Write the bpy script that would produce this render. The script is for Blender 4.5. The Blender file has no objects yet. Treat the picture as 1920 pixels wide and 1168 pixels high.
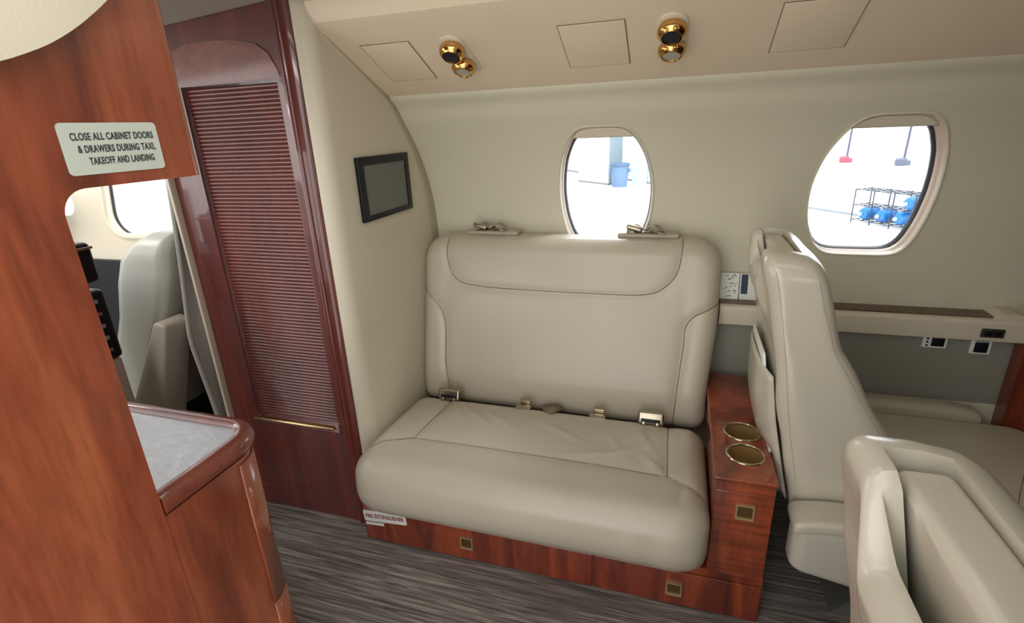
import bpy, bmesh, math, random
import numpy as np
from mathutils import Vector, Matrix
from mathutils.bvhtree import BVHTree
random.seed(7); rng = np.random.default_rng(7)
SC = bpy.context.scene; COL = SC.collection
PI = math.pi

# ---------------------------------------------------------------- camera
F = 967.71
rx = Vector((0.9536, 0.2981, -0.0417)); dn = Vector((0.0629, -0.3331, -0.9408)); fw = Vector((-0.2943, 0.8947, -0.3365))
fw.normalize(); rx = (rx - fw*rx.dot(fw)).normalized(); up = rx.cross(fw)
cd = bpy.data.cameras.new('camera'); cam = bpy.data.objects.new('camera', cd); COL.objects.link(cam)
M = Matrix((rx, up, -fw)).transposed().to_4x4(); M.translation = (0, 0, 1.25)
cam.matrix_world = M
cd.sensor_fit = 'HORIZONTAL'; cd.sensor_width = 36; cd.lens = F/1920*36; cd.clip_start = 0.02; cd.clip_end = 200
SC.camera = cam

# ---------------------------------------------------------------- world and large lights
w = bpy.data.worlds.new('world'); SC.world = w; w.use_nodes = True
bg = w.node_tree.nodes['Background']; bg.inputs[1].default_value = 2.6
wn = w.node_tree.nodes; wl = w.node_tree.links      # a bright hangar: strongest around the horizon, dimmer under the roof
wtc = wn.new('ShaderNodeTexCoord'); wsp = wn.new('ShaderNodeSeparateXYZ'); wr = wn.new('ShaderNodeValToRGB')
wmr = wn.new('ShaderNodeMapRange'); wmr.inputs[1].default_value = -1; wmr.inputs[2].default_value = 1
wl.new(wtc.outputs['Generated'], wsp.inputs[0]); wl.new(wsp.outputs[2], wmr.inputs[0]); wl.new(wmr.outputs[0], wr.inputs[0]); wl.new(wr.outputs[0], bg.inputs[0])
we = wr.color_ramp.elements; we[0].position = 0.0; we[0].color = (0.55, 0.54, 0.52, 1); we[1].position = 1.0; we[1].color = (0.30, 0.31, 0.33, 1)
k0 = we.new(0.40); k0.color = (0.80, 0.79, 0.77, 1); k1 = we.new(0.5); k1.color = (1.0, 0.99, 0.97, 1); k2 = we.new(0.62); k2.color = (0.75, 0.76, 0.77, 1)
def area(name, loc, aim, sx, sy, power, color):
    l = bpy.data.lights.new(name, 'AREA'); l.shape = 'RECTANGLE'; l.size = sx; l.size_y = sy; l.energy = power; l.color = color
    o = bpy.data.objects.new(name, l); COL.objects.link(o); o.location = loc
    o.rotation_euler = (Vector(aim)-Vector(loc)).to_track_quat('-Z', 'Y').to_euler(); return o
area('cabin_ceiling_lamp', (-0.15, 0.86, 1.545), (-0.15, 0.861, 0), 1.3, 0.10, 1.0, (1.0, 0.92, 0.80))
area('cabin_wash_lamp', (-0.25, 0.30, 1.52), (-0.25, 1.6, 1.1), 0.8, 0.06, 0.9, (1.0, 0.93, 0.84))
SC.view_settings.view_transform = 'Standard'; SC.view_settings.look = 'None'
SC.view_settings.gamma = 1; SC.view_settings.use_curve_mapping = False
SC.view_settings.exposure = 0.3

# ---------------------------------------------------------------- materials
def srgb(r, g, b):
    f = lambda c: ((c/255+0.055)/1.055)**2.4 if c > 10 else c/255/12.92
    return (f(r), f(g), f(b), 1)
def mat(name, col, rough=0.5, metal=0, coat=0, coat_r=0.05, bump=0, bscale=60, var=0, vscale=4, spec=0.5, trans=0):
    m = bpy.data.materials.new(name); m.use_nodes = True; nt = m.node_tree; b = nt.nodes['Principled BSDF']
    b.inputs['Base Color'].default_value = col; b.inputs['Roughness'].default_value = rough; b.inputs['Metallic'].default_value = metal
    b.inputs['Coat Weight'].default_value = coat; b.inputs['Coat Roughness'].default_value = coat_r
    b.inputs['Specular IOR Level'].default_value = spec
    tc = nt.nodes.new('ShaderNodeTexCoord')
    if var:
        n = nt.nodes.new('ShaderNodeTexNoise'); n.inputs['Scale'].default_value = vscale; n.inputs['Detail'].default_value = 4
        nt.links.new(tc.outputs['Object'], n.inputs['Vector'])
        mx = nt.nodes.new('ShaderNodeMix'); mx.data_type = 'RGBA'
        mx.inputs[6].default_value = tuple(c*(1-var) for c in col[:3])+(1,); mx.inputs[7].default_value = tuple(min(1, c*(1+var)) for c in col[:3])+(1,)
        nt.links.new(n.outputs['Fac'], mx.inputs[0]); nt.links.new(mx.outputs[2], b.inputs['Base Color'])
    if bump:
        n = nt.nodes.new('ShaderNodeTexNoise'); n.inputs['Scale'].default_value = bscale; n.inputs['Detail'].default_value = 3
        nt.links.new(tc.outputs['Object'], n.inputs['Vector'])
        bp = nt.nodes.new('ShaderNodeBump'); bp.inputs['Strength'].default_value = bump; bp.inputs['Distance'].default_value = 0.003
        nt.links.new(n.outputs['Fac'], bp.inputs['Height']); nt.links.new(bp.outputs[0], b.inputs['Normal'])
    return m
def wood(name, c1, c2, c3, scale=(14, 14, 1.2), rough=0.25, coat=1.0, curl=0.0, curl_scale=(1, 1, 26)):
    m = bpy.data.materials.new(name); m.use_nodes = True; nt = m.node_tree; b = nt.nodes['Principled BSDF']; N = nt.nodes.new; L = nt.links.new
    tc = N('ShaderNodeTexCoord'); mp = N('ShaderNodeMapping'); mp.inputs['Scale'].default_value = scale; L(tc.outputs['Object'], mp.inputs[0])
    n1 = N('ShaderNodeTexNoise'); n1.inputs['Scale'].default_value = 1.0; n1.inputs['Detail'].default_value = 6; n1.inputs['Distortion'].default_value = 1.1
    L(mp.outputs[0], n1.inputs['Vector'])
    r = N('ShaderNodeValToRGB'); e = r.color_ramp.elements; e[0].position = 0.3; e[0].color = c1; e[1].position = 0.72; e[1].color = c3
    k = e.new(0.5); k.color = c2
    L(n1.outputs['Fac'], r.inputs[0])
    n2 = N('ShaderNodeTexNoise'); n2.inputs['Scale'].default_value = 12; n2.inputs['Detail'].default_value = 5; L(mp.outputs[0], n2.inputs['Vector'])
    mx = N('ShaderNodeMix'); mx.data_type = 'RGBA'; mx.blend_type = 'MULTIPLY'; mx.inputs[0].default_value = 0.35
    L(r.outputs[0], mx.inputs[6]); L(n2.outputs['Color'], mx.inputs[7])
    n2b = N('ShaderNodeValToRGB'); n2b.color_ramp.elements[0].position = 0.3; n2b.color_ramp.elements[0].color = (0.25, 0.22, 0.2, 1); n2b.color_ramp.elements[1].position = 0.6
    L(n2.outputs['Fac'], n2b.inputs[0]); L(n2b.outputs[0], mx.inputs[7])
    out = mx.outputs[2]
    if curl:
        mp2 = N('ShaderNodeMapping'); mp2.inputs['Scale'].default_value = curl_scale; L(tc.outputs['Object'], mp2.inputs[0])
        n3 = N('ShaderNodeTexNoise'); n3.inputs['Scale'].default_value = 3; n3.inputs['Detail'].default_value = 2; L(mp2.outputs[0], n3.inputs['Vector'])
        r3 = N('ShaderNodeValToRGB'); r3.color_ramp.elements[0].position = 0.35; r3.color_ramp.elements[0].color = (0.45, 0.4, 0.38, 1); r3.color_ramp.elements[1].position = 0.62
        L(n3.outputs['Fac'], r3.inputs[0])
        m3 = N('ShaderNodeMix'); m3.data_type = 'RGBA'; m3.blend_type = 'MULTIPLY'; m3.inputs[0].default_value = curl
        L(out, m3.inputs[6]); L(r3.outputs[0], m3.inputs[7]); out = m3.outputs[2]
    L(out, b.inputs['Base Color'])
    b.inputs['Roughness'].default_value = 0.45; b.inputs['Coat Weight'].default_value = coat; b.inputs['Coat Roughness'].default_value = rough*0.3
    return m
LEATHER = mat('ivory_leather', srgb(187, 179, 160), 0.34, coat=0.15, coat_r=0.3, bump=0.10, bscale=200, var=0.05, vscale=5)
LEATHER2 = mat('seat_leather', srgb(196, 190, 172), 0.27, coat=0.55, coat_r=0.2, bump=0.08, bscale=160, var=0.05, vscale=5)
SEAM = mat('seam_thread', srgb(126, 112, 90), 0.6)
WALLM = mat('side_wall_fabric', srgb(206, 202, 178), 0.6, bump=0.15, bscale=420, var=0.02, vscale=2)
PARTM = mat('partition_leather', srgb(204, 196, 174), 0.5, bump=0.15, bscale=260, var=0.03, vscale=3)
BINM = mat('overhead_panel_plastic', srgb(226, 208, 182), 0.42, bump=0.06, bscale=300)
CEILM = mat('ceiling_fabric', srgb(185, 180, 168), 0.7, bump=0.1, bscale=300)
CREAMP = mat('cream_plastic', srgb(214, 205, 185), 0.35)
FRAMEM = mat('window_frame_plastic', srgb(226, 206, 188), 0.35)
GASK = mat('dark_gasket', srgb(62, 60, 66), 0.4)
GREYP = mat('grey_lower_panel', srgb(140, 138, 126), 0.8, bump=0.2, bscale=300, var=0.04)
BLACK = mat('black_plastic', srgb(14, 16, 26), 0.35, spec=0.3)
BLACKM = mat('black_matte', srgb(20, 21, 26), 0.6)
SCREEN = mat('dark_screen', srgb(112, 113, 106), 0.5, spec=0.2)
BRASS = mat('polished_brass', srgb(216, 170, 104), 0.12, metal=1)
NICKEL = mat('satin_nickel', srgb(172, 162, 142), 0.22, metal=1)
BRONZE = mat('bronze_recess', srgb(120, 96, 58), 0.35, metal=0.8)
WHITE = mat('white_card', srgb(232, 234, 226), 0.4)
PLAC = mat('placard_plastic', srgb(196, 202, 190), 0.35)
INK = mat('dark_ink', srgb(58, 62, 62), 0.6)
RED = mat('red_ink', srgb(150, 40, 50), 0.6)
NAVY = mat('navy_ink', srgb(45, 60, 84), 0.6)
GALW = wood('galley_wood', srgb(104, 44, 27), srgb(150, 74, 45), srgb(176, 97, 60), scale=(9, 9, 1.1))
CLOW = wood('closet_wood', srgb(74, 22, 18), srgb(98, 30, 22), srgb(118, 42, 28), scale=(12, 12, 1.0), rough=0.2)
BASW = wood('sofa_base_wood', srgb(78, 26, 14), srgb(128, 48, 23), srgb(166, 74, 36), scale=(16, 9, 1.6), rough=0.2)
CONW = wood('console_wood', srgb(100, 36, 18), srgb(152, 64, 30), srgb(188, 94, 46), scale=(9, 9, 2.0), rough=0.2, curl=0.7)
TAMW = wood('tambour_wood', srgb(84, 30, 24), srgb(104, 40, 30), srgb(122, 52, 38), scale=(5, 5, 2), rough=0.5)
DKW = wood('ledge_wood', srgb(84, 58, 44), srgb(104, 76, 58), srgb(120, 90, 70), scale=(1.2, 20, 20), rough=0.5, coat=0.3)

def metal_top():
    m = mat('scratched_steel', srgb(200, 204, 208), 0.3, metal=0.35); nt = m.node_tree; b = nt.nodes['Principled BSDF']; N = nt.nodes.new; L = nt.links.new
    tc = N('ShaderNodeTexCoord'); n = N('ShaderNodeTexNoise'); n.inputs['Scale'].default_value = 55; n.inputs['Detail'].default_value = 8; n.inputs['Distortion'].default_value = 2
    L(tc.outputs['Object'], n.inputs['Vector']); r = N('ShaderNodeMapRange'); r.inputs[1].default_value = 0.3; r.inputs[2].default_value = 0.7; r.inputs[3].default_value = 0.28; r.inputs[4].default_value = 0.5
    L(n.outputs['Fac'], r.inputs[0]); L(r.outputs[0], b.inputs['Roughness'])
    v = N('ShaderNodeTexWave'); v.inputs['Scale'].default_value = 26; v.inputs['Distortion'].default_value = 45; v.inputs['Detail'].default_value = 4; v.inputs['Detail Scale'].default_value = 1.4
    L(tc.outputs['Object'], v.inputs['Vector']); cr = N('ShaderNodeValToRGB'); cr.color_ramp.elements[0].position = 0.93; cr.color_ramp.elements[0].color = srgb(182, 186, 190); cr.color_ramp.elements[1].position = 1.0; cr.color_ramp.elements[1].color = srgb(204, 208, 212)
    L(v.outputs['Fac'], cr.inputs[0]); L(cr.outputs[0], b.inputs['Base Color'])
    return m
STEEL = metal_top()
def floor_mat():
    m = mat('grey_plank_floor', srgb(95, 90, 84), 0.55); nt = m.node_tree; b = nt.nodes['Principled BSDF']; N = nt.nodes.new; L = nt.links.new
    tc = N('ShaderNodeTexCoord'); mp = N('ShaderNodeMapping'); mp.inputs['Scale'].default_value = (2.6, 78, 1); L(tc.outputs['Object'], mp.inputs[0])
    n = N('ShaderNodeTexNoise'); n.inputs['Scale'].default_value = 1.6; n.inputs['Detail'].default_value = 8; n.inputs['Roughness'].default_value = 0.65; n.inputs['Distortion'].default_value = 0.6
    L(mp.outputs[0], n.inputs['Vector']); r = N('ShaderNodeValToRGB'); e = r.color_ramp.elements
    e[0].position = 0.33; e[0].color = srgb(72, 68, 65); e[1].position = 0.68; e[1].color = srgb(184, 176, 164); k = e.new(0.5); k.color = srgb(124, 118, 111)
    L(n.outputs['Fac'], r.inputs[0]); L(r.outputs[0], b.inputs['Base Color'])
    bp = N('ShaderNodeBump'); bp.inputs['Strength'].default_value = 0.3; bp.inputs['Distance'].default_value = 0.002; L(n.outputs['Fac'], bp.inputs['Height']); L(bp.outputs[0], b.inputs['Normal'])
    return m
FLOORM = floor_mat()
def glass_mat():
    m = bpy.data.materials.new('clear_glass'); m.use_nodes = True; nt = m.node_tree; nt.nodes.clear(); N = nt.nodes.new; L = nt.links.new
    o = N('ShaderNodeOutputMaterial'); mx = N('ShaderNodeMixShader'); t = N('ShaderNodeBsdfTransparent'); t.inputs[0].default_value = (0.95, 0.97, 0.98, 1)
    g = N('ShaderNodeBsdfGlossy'); g.inputs['Roughness'].default_value = 0.02; fr = N('ShaderNodeFresnel'); fr.inputs[0].default_value = 1.3
    L(fr.outputs[0], mx.inputs[0]); L(t.outputs[0], mx.inputs[1]); L(g.outputs[0], mx.inputs[2]); L(mx.outputs[0], o.inputs[0]); return m
GLASS = glass_mat()
HWALL = mat('hangar_wall_paint', srgb(236, 240, 242), 0.8); HFLOOR = mat('hangar_floor_epoxy', srgb(226, 229, 230), 0.35, var=0.04, vscale=0.4)
BLUEB = mat('blue_tub_plastic', srgb(92, 116, 146), 0.5); PALEB = mat('pale_blue_panel', srgb(122, 136, 144), 0.6)
WATER = mat('blue_bottle_plastic', srgb(34, 104, 168), 0.25); WIRE = mat('dark_wire', srgb(44, 46, 58), 0.5)
BOTCAP = mat('white_bottle_cap', srgb(215, 225, 225), 0.5)
LINEG = mat('grey_cable', srgb(72, 76, 92), 0.6)

# ---------------------------------------------------------------- object helpers
def finish(name, me, m, parent=None, smooth=True, ang=35):
    me.materials.append(m) if not me.materials else None
    if smooth:
        for p in me.polygons: p.use_smooth = True
        me.set_sharp_from_angle(angle=math.radians(ang))
    o = bpy.data.objects.new(name, me); COL.objects.link(o)
    if parent:
        root = parent
        while root.parent: root = root.parent
        me.transform(Matrix.Translation(-root.location)); o.parent = parent
    else:
        co = np.array([v.co[:] for v in me.vertices]); c = (co.min(0)+co.max(0))/2; c[2] = co[:, 2].min()
        me.transform(Matrix.Translation(-Vector(c))); o.location = c
    return o
def mesh(vs, fs, name='m'):
    me = bpy.data.meshes.new(name); me.from_pydata([tuple(map(float, v)) for v in vs], [], [tuple(f) for f in fs]); me.validate(); me.update()
    bm = bmesh.new(); bm.from_mesh(me); bmesh.ops.recalc_face_normals(bm, faces=bm.faces); bm.to_mesh(me); bm.free()
    return me
def part(name, vf, m, parent=None, **k):
    return finish(name, mesh(*vf), m, parent, **k)
def thing(name, label, cat, loc, group=None):
    o = bpy.data.objects.new(name, None); COL.objects.link(o); o.location = loc; o.empty_display_size = 0.05
    o['label'] = label; o['category'] = cat
    if group: o['group'] = group
    return o
def tag(o, label, cat, group=None):
    o['label'] = label; o['category'] = cat
    if group: o['group'] = group
    return o
def struct(o): o['kind'] = 'structure'; return o
def join(*vfs):
    V = []; Fc = []
    for v, f in vfs:
        n = len(V); V += [tuple(p) for p in v]; Fc += [tuple(i+n for i in q) for q in f]
    return V, Fc
def box(x0, x1, y0, y1, z0, z1):
    v = [(x, y, z) for z in (z0, z1) for y in (y0, y1) for x in (x0, x1)]
    return v, [(0, 2, 3, 1), (4, 5, 7, 6), (0, 1, 5, 4), (2, 6, 7, 3), (0, 4, 6, 2), (1, 3, 7, 5)]
def c1d(h, r, m, k):
    r = min(r, h*0.999); a = [-h + r*(1-math.cos(i/m*PI/2))*1.0 for i in range(m)] if False else [-h + r*i/m for i in range(m)]
    b = [(-h+r)+(2*h-2*r)*i/k for i in range(k)] + [h-r]
    return a + b + [h - r + r*i/m for i in range(1, m+1)]
def rbox(c, half, r, m=4, k=(1, 1, 1)):
    """box with rounded edges: centre, half sizes, radius; dense where asked"""
    r = min(r, min(half)*0.999)
    A = [c1d(half[i], r, m, k[i]) for i in range(3)]; n = [len(a) for a in A]
    idx = {}; V = []; Fc = []
    H = np.array(half)
    def vid(i, j, l):
        key = (i, j, l)
        if key not in idx:
            q = np.array((A[0][i], A[1][j], A[2][l])); inn = np.clip(q, -(H-r), H-r); d = q-inn; L = np.linalg.norm(d)
            if L > 1e-9: q = inn + d/L*r
            idx[key] = len(V); V.append(q+np.array(c))
        return idx[key]
    for ax in range(3):
        a1, a2 = [a for a in range(3) if a != ax]
        for end in (0, n[ax]-1):
            for i in range(n[a1]-1):
                for j in range(n[a2]-1):
                    q = []
                    for di, dj in ((0, 0), (1, 0), (1, 1), (0, 1)):
                        t = [0, 0, 0]; t[ax] = end; t[a1] = i+di; t[a2] = j+dj; q.append(vid(*t))
                    Fc.append(tuple(q))
    return V, Fc
def rbox2(half, r, R, ax, m=5, k=(1, 1, 1)):
    """slab with outline corners of radius R[(s1,s2)] in the plane across axis ax, and edges of radius r"""
    A = [c1d(half[i], r, m, k[i]) for i in range(3)]; n = [len(a) for a in A]; a1, a2 = [a for a in range(3) if a != ax]
    idx = {}; V = []; Fc = []
    def vid(t):
        t = tuple(t)
        if t in idx: return idx[t]
        q = [A[i][t[i]] for i in range(3)]; s1 = 1 if q[a1] >= 0 else -1; s2 = 1 if q[a2] >= 0 else -1
        p1, p2, p3 = abs(q[a1]), abs(q[a2]), q[ax]; H1, H2, H3 = half[a1], half[a2], half[ax]; RR = max(R.get((s1, s2), r), r)
        e = min(H1-p1, H2-p2); tt = abs(p3)-(H3-r); ee = e; z = p3
        if e < r and tt > 0:
            s = r-e; L = math.hypot(s, tt); f = max(s, tt)/L
            s_, t_ = s*r/L if max(s, tt) >= r-1e-9 else s, tt*r/L if max(s, tt) >= r-1e-9 else tt
            ee = r-s_; z = math.copysign(H3-r+t_, p3)
        d1, d2 = p1-(H1-RR), p2-(H2-RR)
        if d1 > 0 and d2 > 0:
            L = math.hypot(d1, d2); p1 = H1-RR+d1/L*(RR-ee); p2 = H2-RR+d2/L*(RR-ee)
        elif e < r:
            if H1-p1 <= H2-p2: p1 = H1-ee
            else: p2 = H2-ee
        o = [0, 0, 0]; o[a1] = s1*p1; o[a2] = s2*p2; o[ax] = z
        idx[t] = len(V); V.append(o); return idx[t]
    for axx in range(3):
        b1, b2 = [a for a in range(3) if a != axx]
        for end in (0, n[axx]-1):
            for i in range(n[b1]-1):
                for j in range(n[b2]-1):
                    q = []
                    for di, dj in ((0, 0), (1, 0), (1, 1), (0, 1)):
                        t = [0, 0, 0]; t[axx] = end; t[b1] = i+di; t[b2] = j+dj; q.append(vid(t))
                    Fc.append(tuple(q))
    return V, Fc
def deform(vf, fn): return [fn(*p) for p in vf[0]], vf[1]
def corner(P, a1, a2, c, half, R, which=((1, 1), (1, -1), (-1, 1), (-1, -1))):
    """round the corners of an outline in the plane of axes a1,a2 (square quarter to disc quarter)"""
    out = []
    for p in P:
        p = list(p)
        for s1, s2 in which:
            d1 = s1*(p[a1]-c[0])-(half[0]-R); d2 = s2*(p[a2]-c[1])-(half[1]-R)
            if d1 > 0 and d2 > 0:
                L = math.hypot(d1, d2); k = max(d1, d2)/L
                p[a1] = c[0]+s1*(half[0]-R+d1*k); p[a2] = c[1]+s2*(half[1]-R+d2*k)
        out.append(p)
    return out
def catmull(pts, n=8, closed=False):
    P = [np.array(p, float) for p in pts]; out = []; N = len(P)
    rng_ = range(N) if closed else range(N-1)
    for i in rng_:
        if closed: p0, p1, p2, p3 = P[i-1], P[i], P[(i+1) % N], P[(i+2) % N]
        else: p0 = P[i-1] if i else 2*P[0]-P[1]; p1, p2 = P[i], P[i+1]; p3 = P[i+2] if i+2 < N else 2*P[-1]-P[-2]
        for j in range(n):
            t = j/n; out.append(0.5*((2*p1)+(-p0+p2)*t+(2*p0-5*p1+4*p2-p3)*t*t+(-p0+3*p1-3*p2+p3)*t**3))
    if not closed: out.append(P[-1])
    return out
def tube(pts, r, n=8, closed=False, flat=1.0):
    P = [Vector([float(c) for c in p]) for p in pts]; V = []; Fc = []; N = len(P); prev = None
    for i in range(N):
        a = P[i-1] if (i or closed) else P[i]; b = P[(i+1) % N] if (i < N-1 or closed) else P[i]
        t = (b-a).normalized()
        if prev is None: nrm = t.orthogonal().normalized()
        else: nrm = (prev-t*prev.dot(t)).normalized()
        prev = nrm; bn = t.cross(nrm); rr = r[i] if isinstance(r, (list, tuple)) else r
        for j in range(n):
            a_ = 2*PI*j/n; V.append(P[i]+nrm*math.cos(a_)*rr+bn*math.sin(a_)*rr*flat)
    for i in range(N if closed else N-1):
        for j in range(n):
            a_ = i*n+j; b_ = i*n+(j+1) % n; c_ = ((i+1) % N)*n+(j+1) % n; d_ = ((i+1) % N)*n+j; Fc.append((a_, b_, c_, d_))
    if not closed: Fc.append(tuple(range(n))[::-1]); Fc.append(tuple(range((N-1)*n, N*n)))
    return V, Fc
def prism(poly, h0, h1, axis='z'):
    """extrude a 2D outline: axis z -> (x,y); axis x -> (y,z); axis y -> (x,z)"""
    f = {'z': lambda p, h: (p[0], p[1], h), 'x': lambda p, h: (h, p[0], p[1]), 'y': lambda p, h: (p[0], h, p[1])}[axis]
    n = len(poly); V = [f(p, h0) for p in poly]+[f(p, h1) for p in poly]
    return V, [tuple(range(n)), tuple(range(n, 2*n))]+[(i, (i+1) % n, n+(i+1) % n, n+i) for i in range(n)]
def rpoly(poly, rad, n=6):
    """round the corners of a polygon; rad: one radius or one per corner"""
    out = []; N = len(poly)
    for i in range(N):
        r = rad[i] if isinstance(rad, (list, tuple)) else rad
        p = Vector(poly[i]); a = Vector(poly[i-1])-p; b = Vector(poly[(i+1) % N])-p
        if r <= 0: out.append(tuple(p)); continue
        an = a.angle(b); d = min(r/math.tan(an/2), a.length*0.49, b.length*0.49); rr = d*math.tan(an/2)
        A = p+a.normalized()*d; Bp = p+b.normalized()*d; c = p+(a.normalized()+b.normalized()).normalized()*(rr/math.sin(an/2))
        a0 = math.atan2(A.y-c.y, A.x-c.x); a1 = math.atan2(Bp.y-c.y, Bp.x-c.x); dd = (a1-a0+PI) % (2*PI)-PI
        for k in range(n+1): t = a0+dd*k/n; out.append((c.x+rr*math.cos(t), c.y+rr*math.sin(t)))
    return out
def lathe(prof, c, n=32, axis='z', caps=True):
    V = []; Fc = []
    for r, h in prof:
        for j in range(n):
            a = 2*PI*j/n; u, v = r*math.cos(a), r*math.sin(a)
            V.append({'z': (c[0]+u, c[1]+v, c[2]+h), 'x': (c[0]+h, c[1]+u, c[2]+v), 'y': (c[0]+u, c[1]+h, c[2]+v)}[axis])
    m = len(prof)
    for i in range(m-1):
        for j in range(n): Fc.append((i*n+j, i*n+(j+1) % n, (i+1)*n+(j+1) % n, (i+1)*n+j))
    if caps: Fc.append(tuple(range(n))); Fc.append(tuple(range((m-1)*n, m*n)))
    return V, Fc
def boolean(o, cutters, op='DIFFERENCE'):
    cs = []
    for vf in cutters:
        me = mesh(*vf)
        root = o
        while root.parent: root = root.parent
        c = bpy.data.objects.new('cutter', me); COL.objects.link(c); c.location = -Vector((0, 0, 0)); cs.append(c)
        md = o.modifiers.new('b', 'BOOLEAN'); md.operation = op; md.object = c; md.solver = 'EXACT'
    bpy.context.view_layer.update()
    dg = bpy.context.evaluated_depsgraph_get(); me2 = bpy.data.meshes.new_from_object(o.evaluated_get(dg))
    o.modifiers.clear(); o.data = me2
    for p in me2.polygons: p.use_smooth = True
    me2.set_sharp_from_angle(angle=math.radians(35))
    for c in cs: bpy.data.objects.remove(c)
    return o
def bevel(o, w_, seg=3, ang=30):
    bm = bmesh.new(); bm.from_mesh(o.data)
    ed = [e for e in bm.edges if len(e.link_faces) == 2 and e.calc_face_angle(0) > math.radians(ang)]
    bmesh.ops.bevel(bm, geom=ed, offset=w_, segments=seg, profile=0.5, affect='EDGES', clamp_overlap=True)
    bm.to_mesh(o.data); bm.free()
    for p in o.data.polygons: p.use_smooth = True
    o.data.set_sharp_from_angle(angle=math.radians(40))
    return o
def text(body, size, M4, m, parent, xs=1.0, name='lettering', ext=0.0004, bold=0.0, spacing=1.0):
    cu = bpy.data.curves.new('t', 'FONT'); cu.body = body; cu.size = size; cu.extrude = ext; cu.offset = bold; cu.space_character = spacing
    t = bpy.data.objects.new('t', cu); COL.objects.link(t); bpy.context.view_layer.update()
    me = bpy.data.meshes.new_from_object(t.evaluated_get(bpy.context.evaluated_depsgraph_get())); bpy.data.objects.remove(t)
    me.transform(M4 @ Matrix.Diagonal((xs, 1, 1, 1))); me.materials.clear()
    return finish(name, me, m, parent, smooth=False)
def frame(o, u, v, w_):
    m = Matrix((Vector(u), Vector(v), Vector(w_))).transposed().to_4x4(); m.translation = o; return m
def xf(vf, M4): return [tuple(M4 @ Vector([float(c) for c in p])) for p in vf[0]], vf[1]
def seam_on(objs_mesh, pts, dirv, r=0.0016, sink=0.0006, n=6, back=0.4):
    """a thin line of stitching lying on the surface of a mesh; pts are 3D points near it, found by looking along dirv"""
    V, Fc = objs_mesh; bv = BVHTree.FromPolygons([tuple(map(float, v)) for v in V], [tuple(f) for f in Fc]); out = []
    d = Vector(dirv).normalized()
    for p in catmull(pts, 8):
        p = Vector([float(c) for c in p]); h = bv.ray_cast(p-d*back, d)
        if h[0] is not None: out.append(h[0]+d*sink)
    return tube(out, r, n)
def dent(V, lines, axes, amt, width, sign_ax, sign, cond=lambda p: True):
    """press a soft valley along polylines into the vertices"""
    P = np.array(V, float); S = []
    for ln in lines:
        q = np.array(catmull(ln, 6))[:, list(axes)]; S.append(np.hstack([q[:-1], q[1:]]))
    S = np.vstack(S); A = S[:, :2]; B = S[:, 2:]; AB = B-A; L2 = (AB**2).sum(1)+1e-12
    msk = np.array([cond(p) for p in V]); Q = P[msk][:, list(axes)]
    t = np.clip(((Q[:, None]-A[None])*AB[None]).sum(2)/L2[None], 0, 1); d = np.sqrt((((A[None]+t[..., None]*AB[None])-Q[:, None])**2).sum(2)).min(1)
    k = np.exp(-(d/width)**1.0)*amt
    P2 = P[msk]; P2[:, sign_ax] += sign*k; P[msk] = P2
    return [tuple(p) for p in P]

# ================================================================ SETTING
PROF = [(1.565, 1.46), (1.546, 1.40), (1.541, 1.352), (1.582, 1.318), (1.615, 1.278), (1.662, 1.228), (1.706, 1.170), (1.738, 1.115), (1.765, 1.055), (1.784, 0.99), (1.794, 0.932), (1.797, 0.87), (1.79, 0.78), (1.78, 0.70), (1.74, 0.45), (1.70, 0.0)]
def wall_y(z):
    P = PROF[::-1]
    for (y0, z0), (y1, z1) in zip(P, P[1:]):
        if z0 <= z <= z1: return y0+(y1-y0)*(z-z0)/(z1-z0)
    return P[-1][0]
SM = [(float(p[0]), float(p[1])) for p in catmull(PROF, 4)]
YC = 0.86
def wall_solid(x0, x1, mirror=False):
    inner = SM; outer = [(y+0.075, z+0.015) for y, z in SM][::-1]
    poly = inner+outer
    if mirror: poly = [(2*YC-y, z) for y, z in poly]
    return prism(poly, x0, x1, 'x')
OT = [(0.0, .200), (.030, .200), (.056, .1985), (.078, .192), (.098, .177), (.117, .152), (.140, .105), (.154, .050), (.160, -.005), (.1575, -.060), (.149, -.110), (.132, -.158), (.116, -.183), (.096, -.197), (.066, -.202), (.030, -.203), (0.0, -.203)]
_o = [tuple(p) for p in catmull(OT, 8)]; _o = _o+[(-x, z) for x, z in _o[-2:0:-1]]
def oval(cx, cz, a, b, n=56):
    L = [0]
    for i in range(len(_o)): L.append(L[-1]+math.dist(_o[i], _o[(i+1) % len(_o)]))
    out = []; j = 0
    for i in range(n):
        t = L[-1]*i/n
        while L[j+1] < t: j += 1
        f = (t-L[j])/(L[j+1]-L[j]); p, q = _o[j], _o[(j+1) % len(_o)]
        out.append((cx+(p[0]+(q[0]-p[0])*f)*a/.16, cz+(p[1]+(q[1]-p[1])*f)*b/.2))
    return out[::-1]
WIN = [(-0.237, 1.040, 0.155, 0.200), (0.535, 1.040, 0.160, 0.200)]
ws = finish('wall_starboard', mesh(*wall_solid(-0.882, 2.1)), WALLM); struct(ws)
boolean(ws, [prism(oval(cx, cz, a, b), 1.5, 2.0, 'y') for cx, cz, a, b in WIN])
wp = finish('wall_port', mesh(*wall_solid(0.14, 2.1, True)), WALLM); struct(wp)
boolean(wp, [prism(oval(cx, 1.04, 0.155, 0.2), -0.4, 0.35, 'y') for cx in (0.535, 1.307)])
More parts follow.
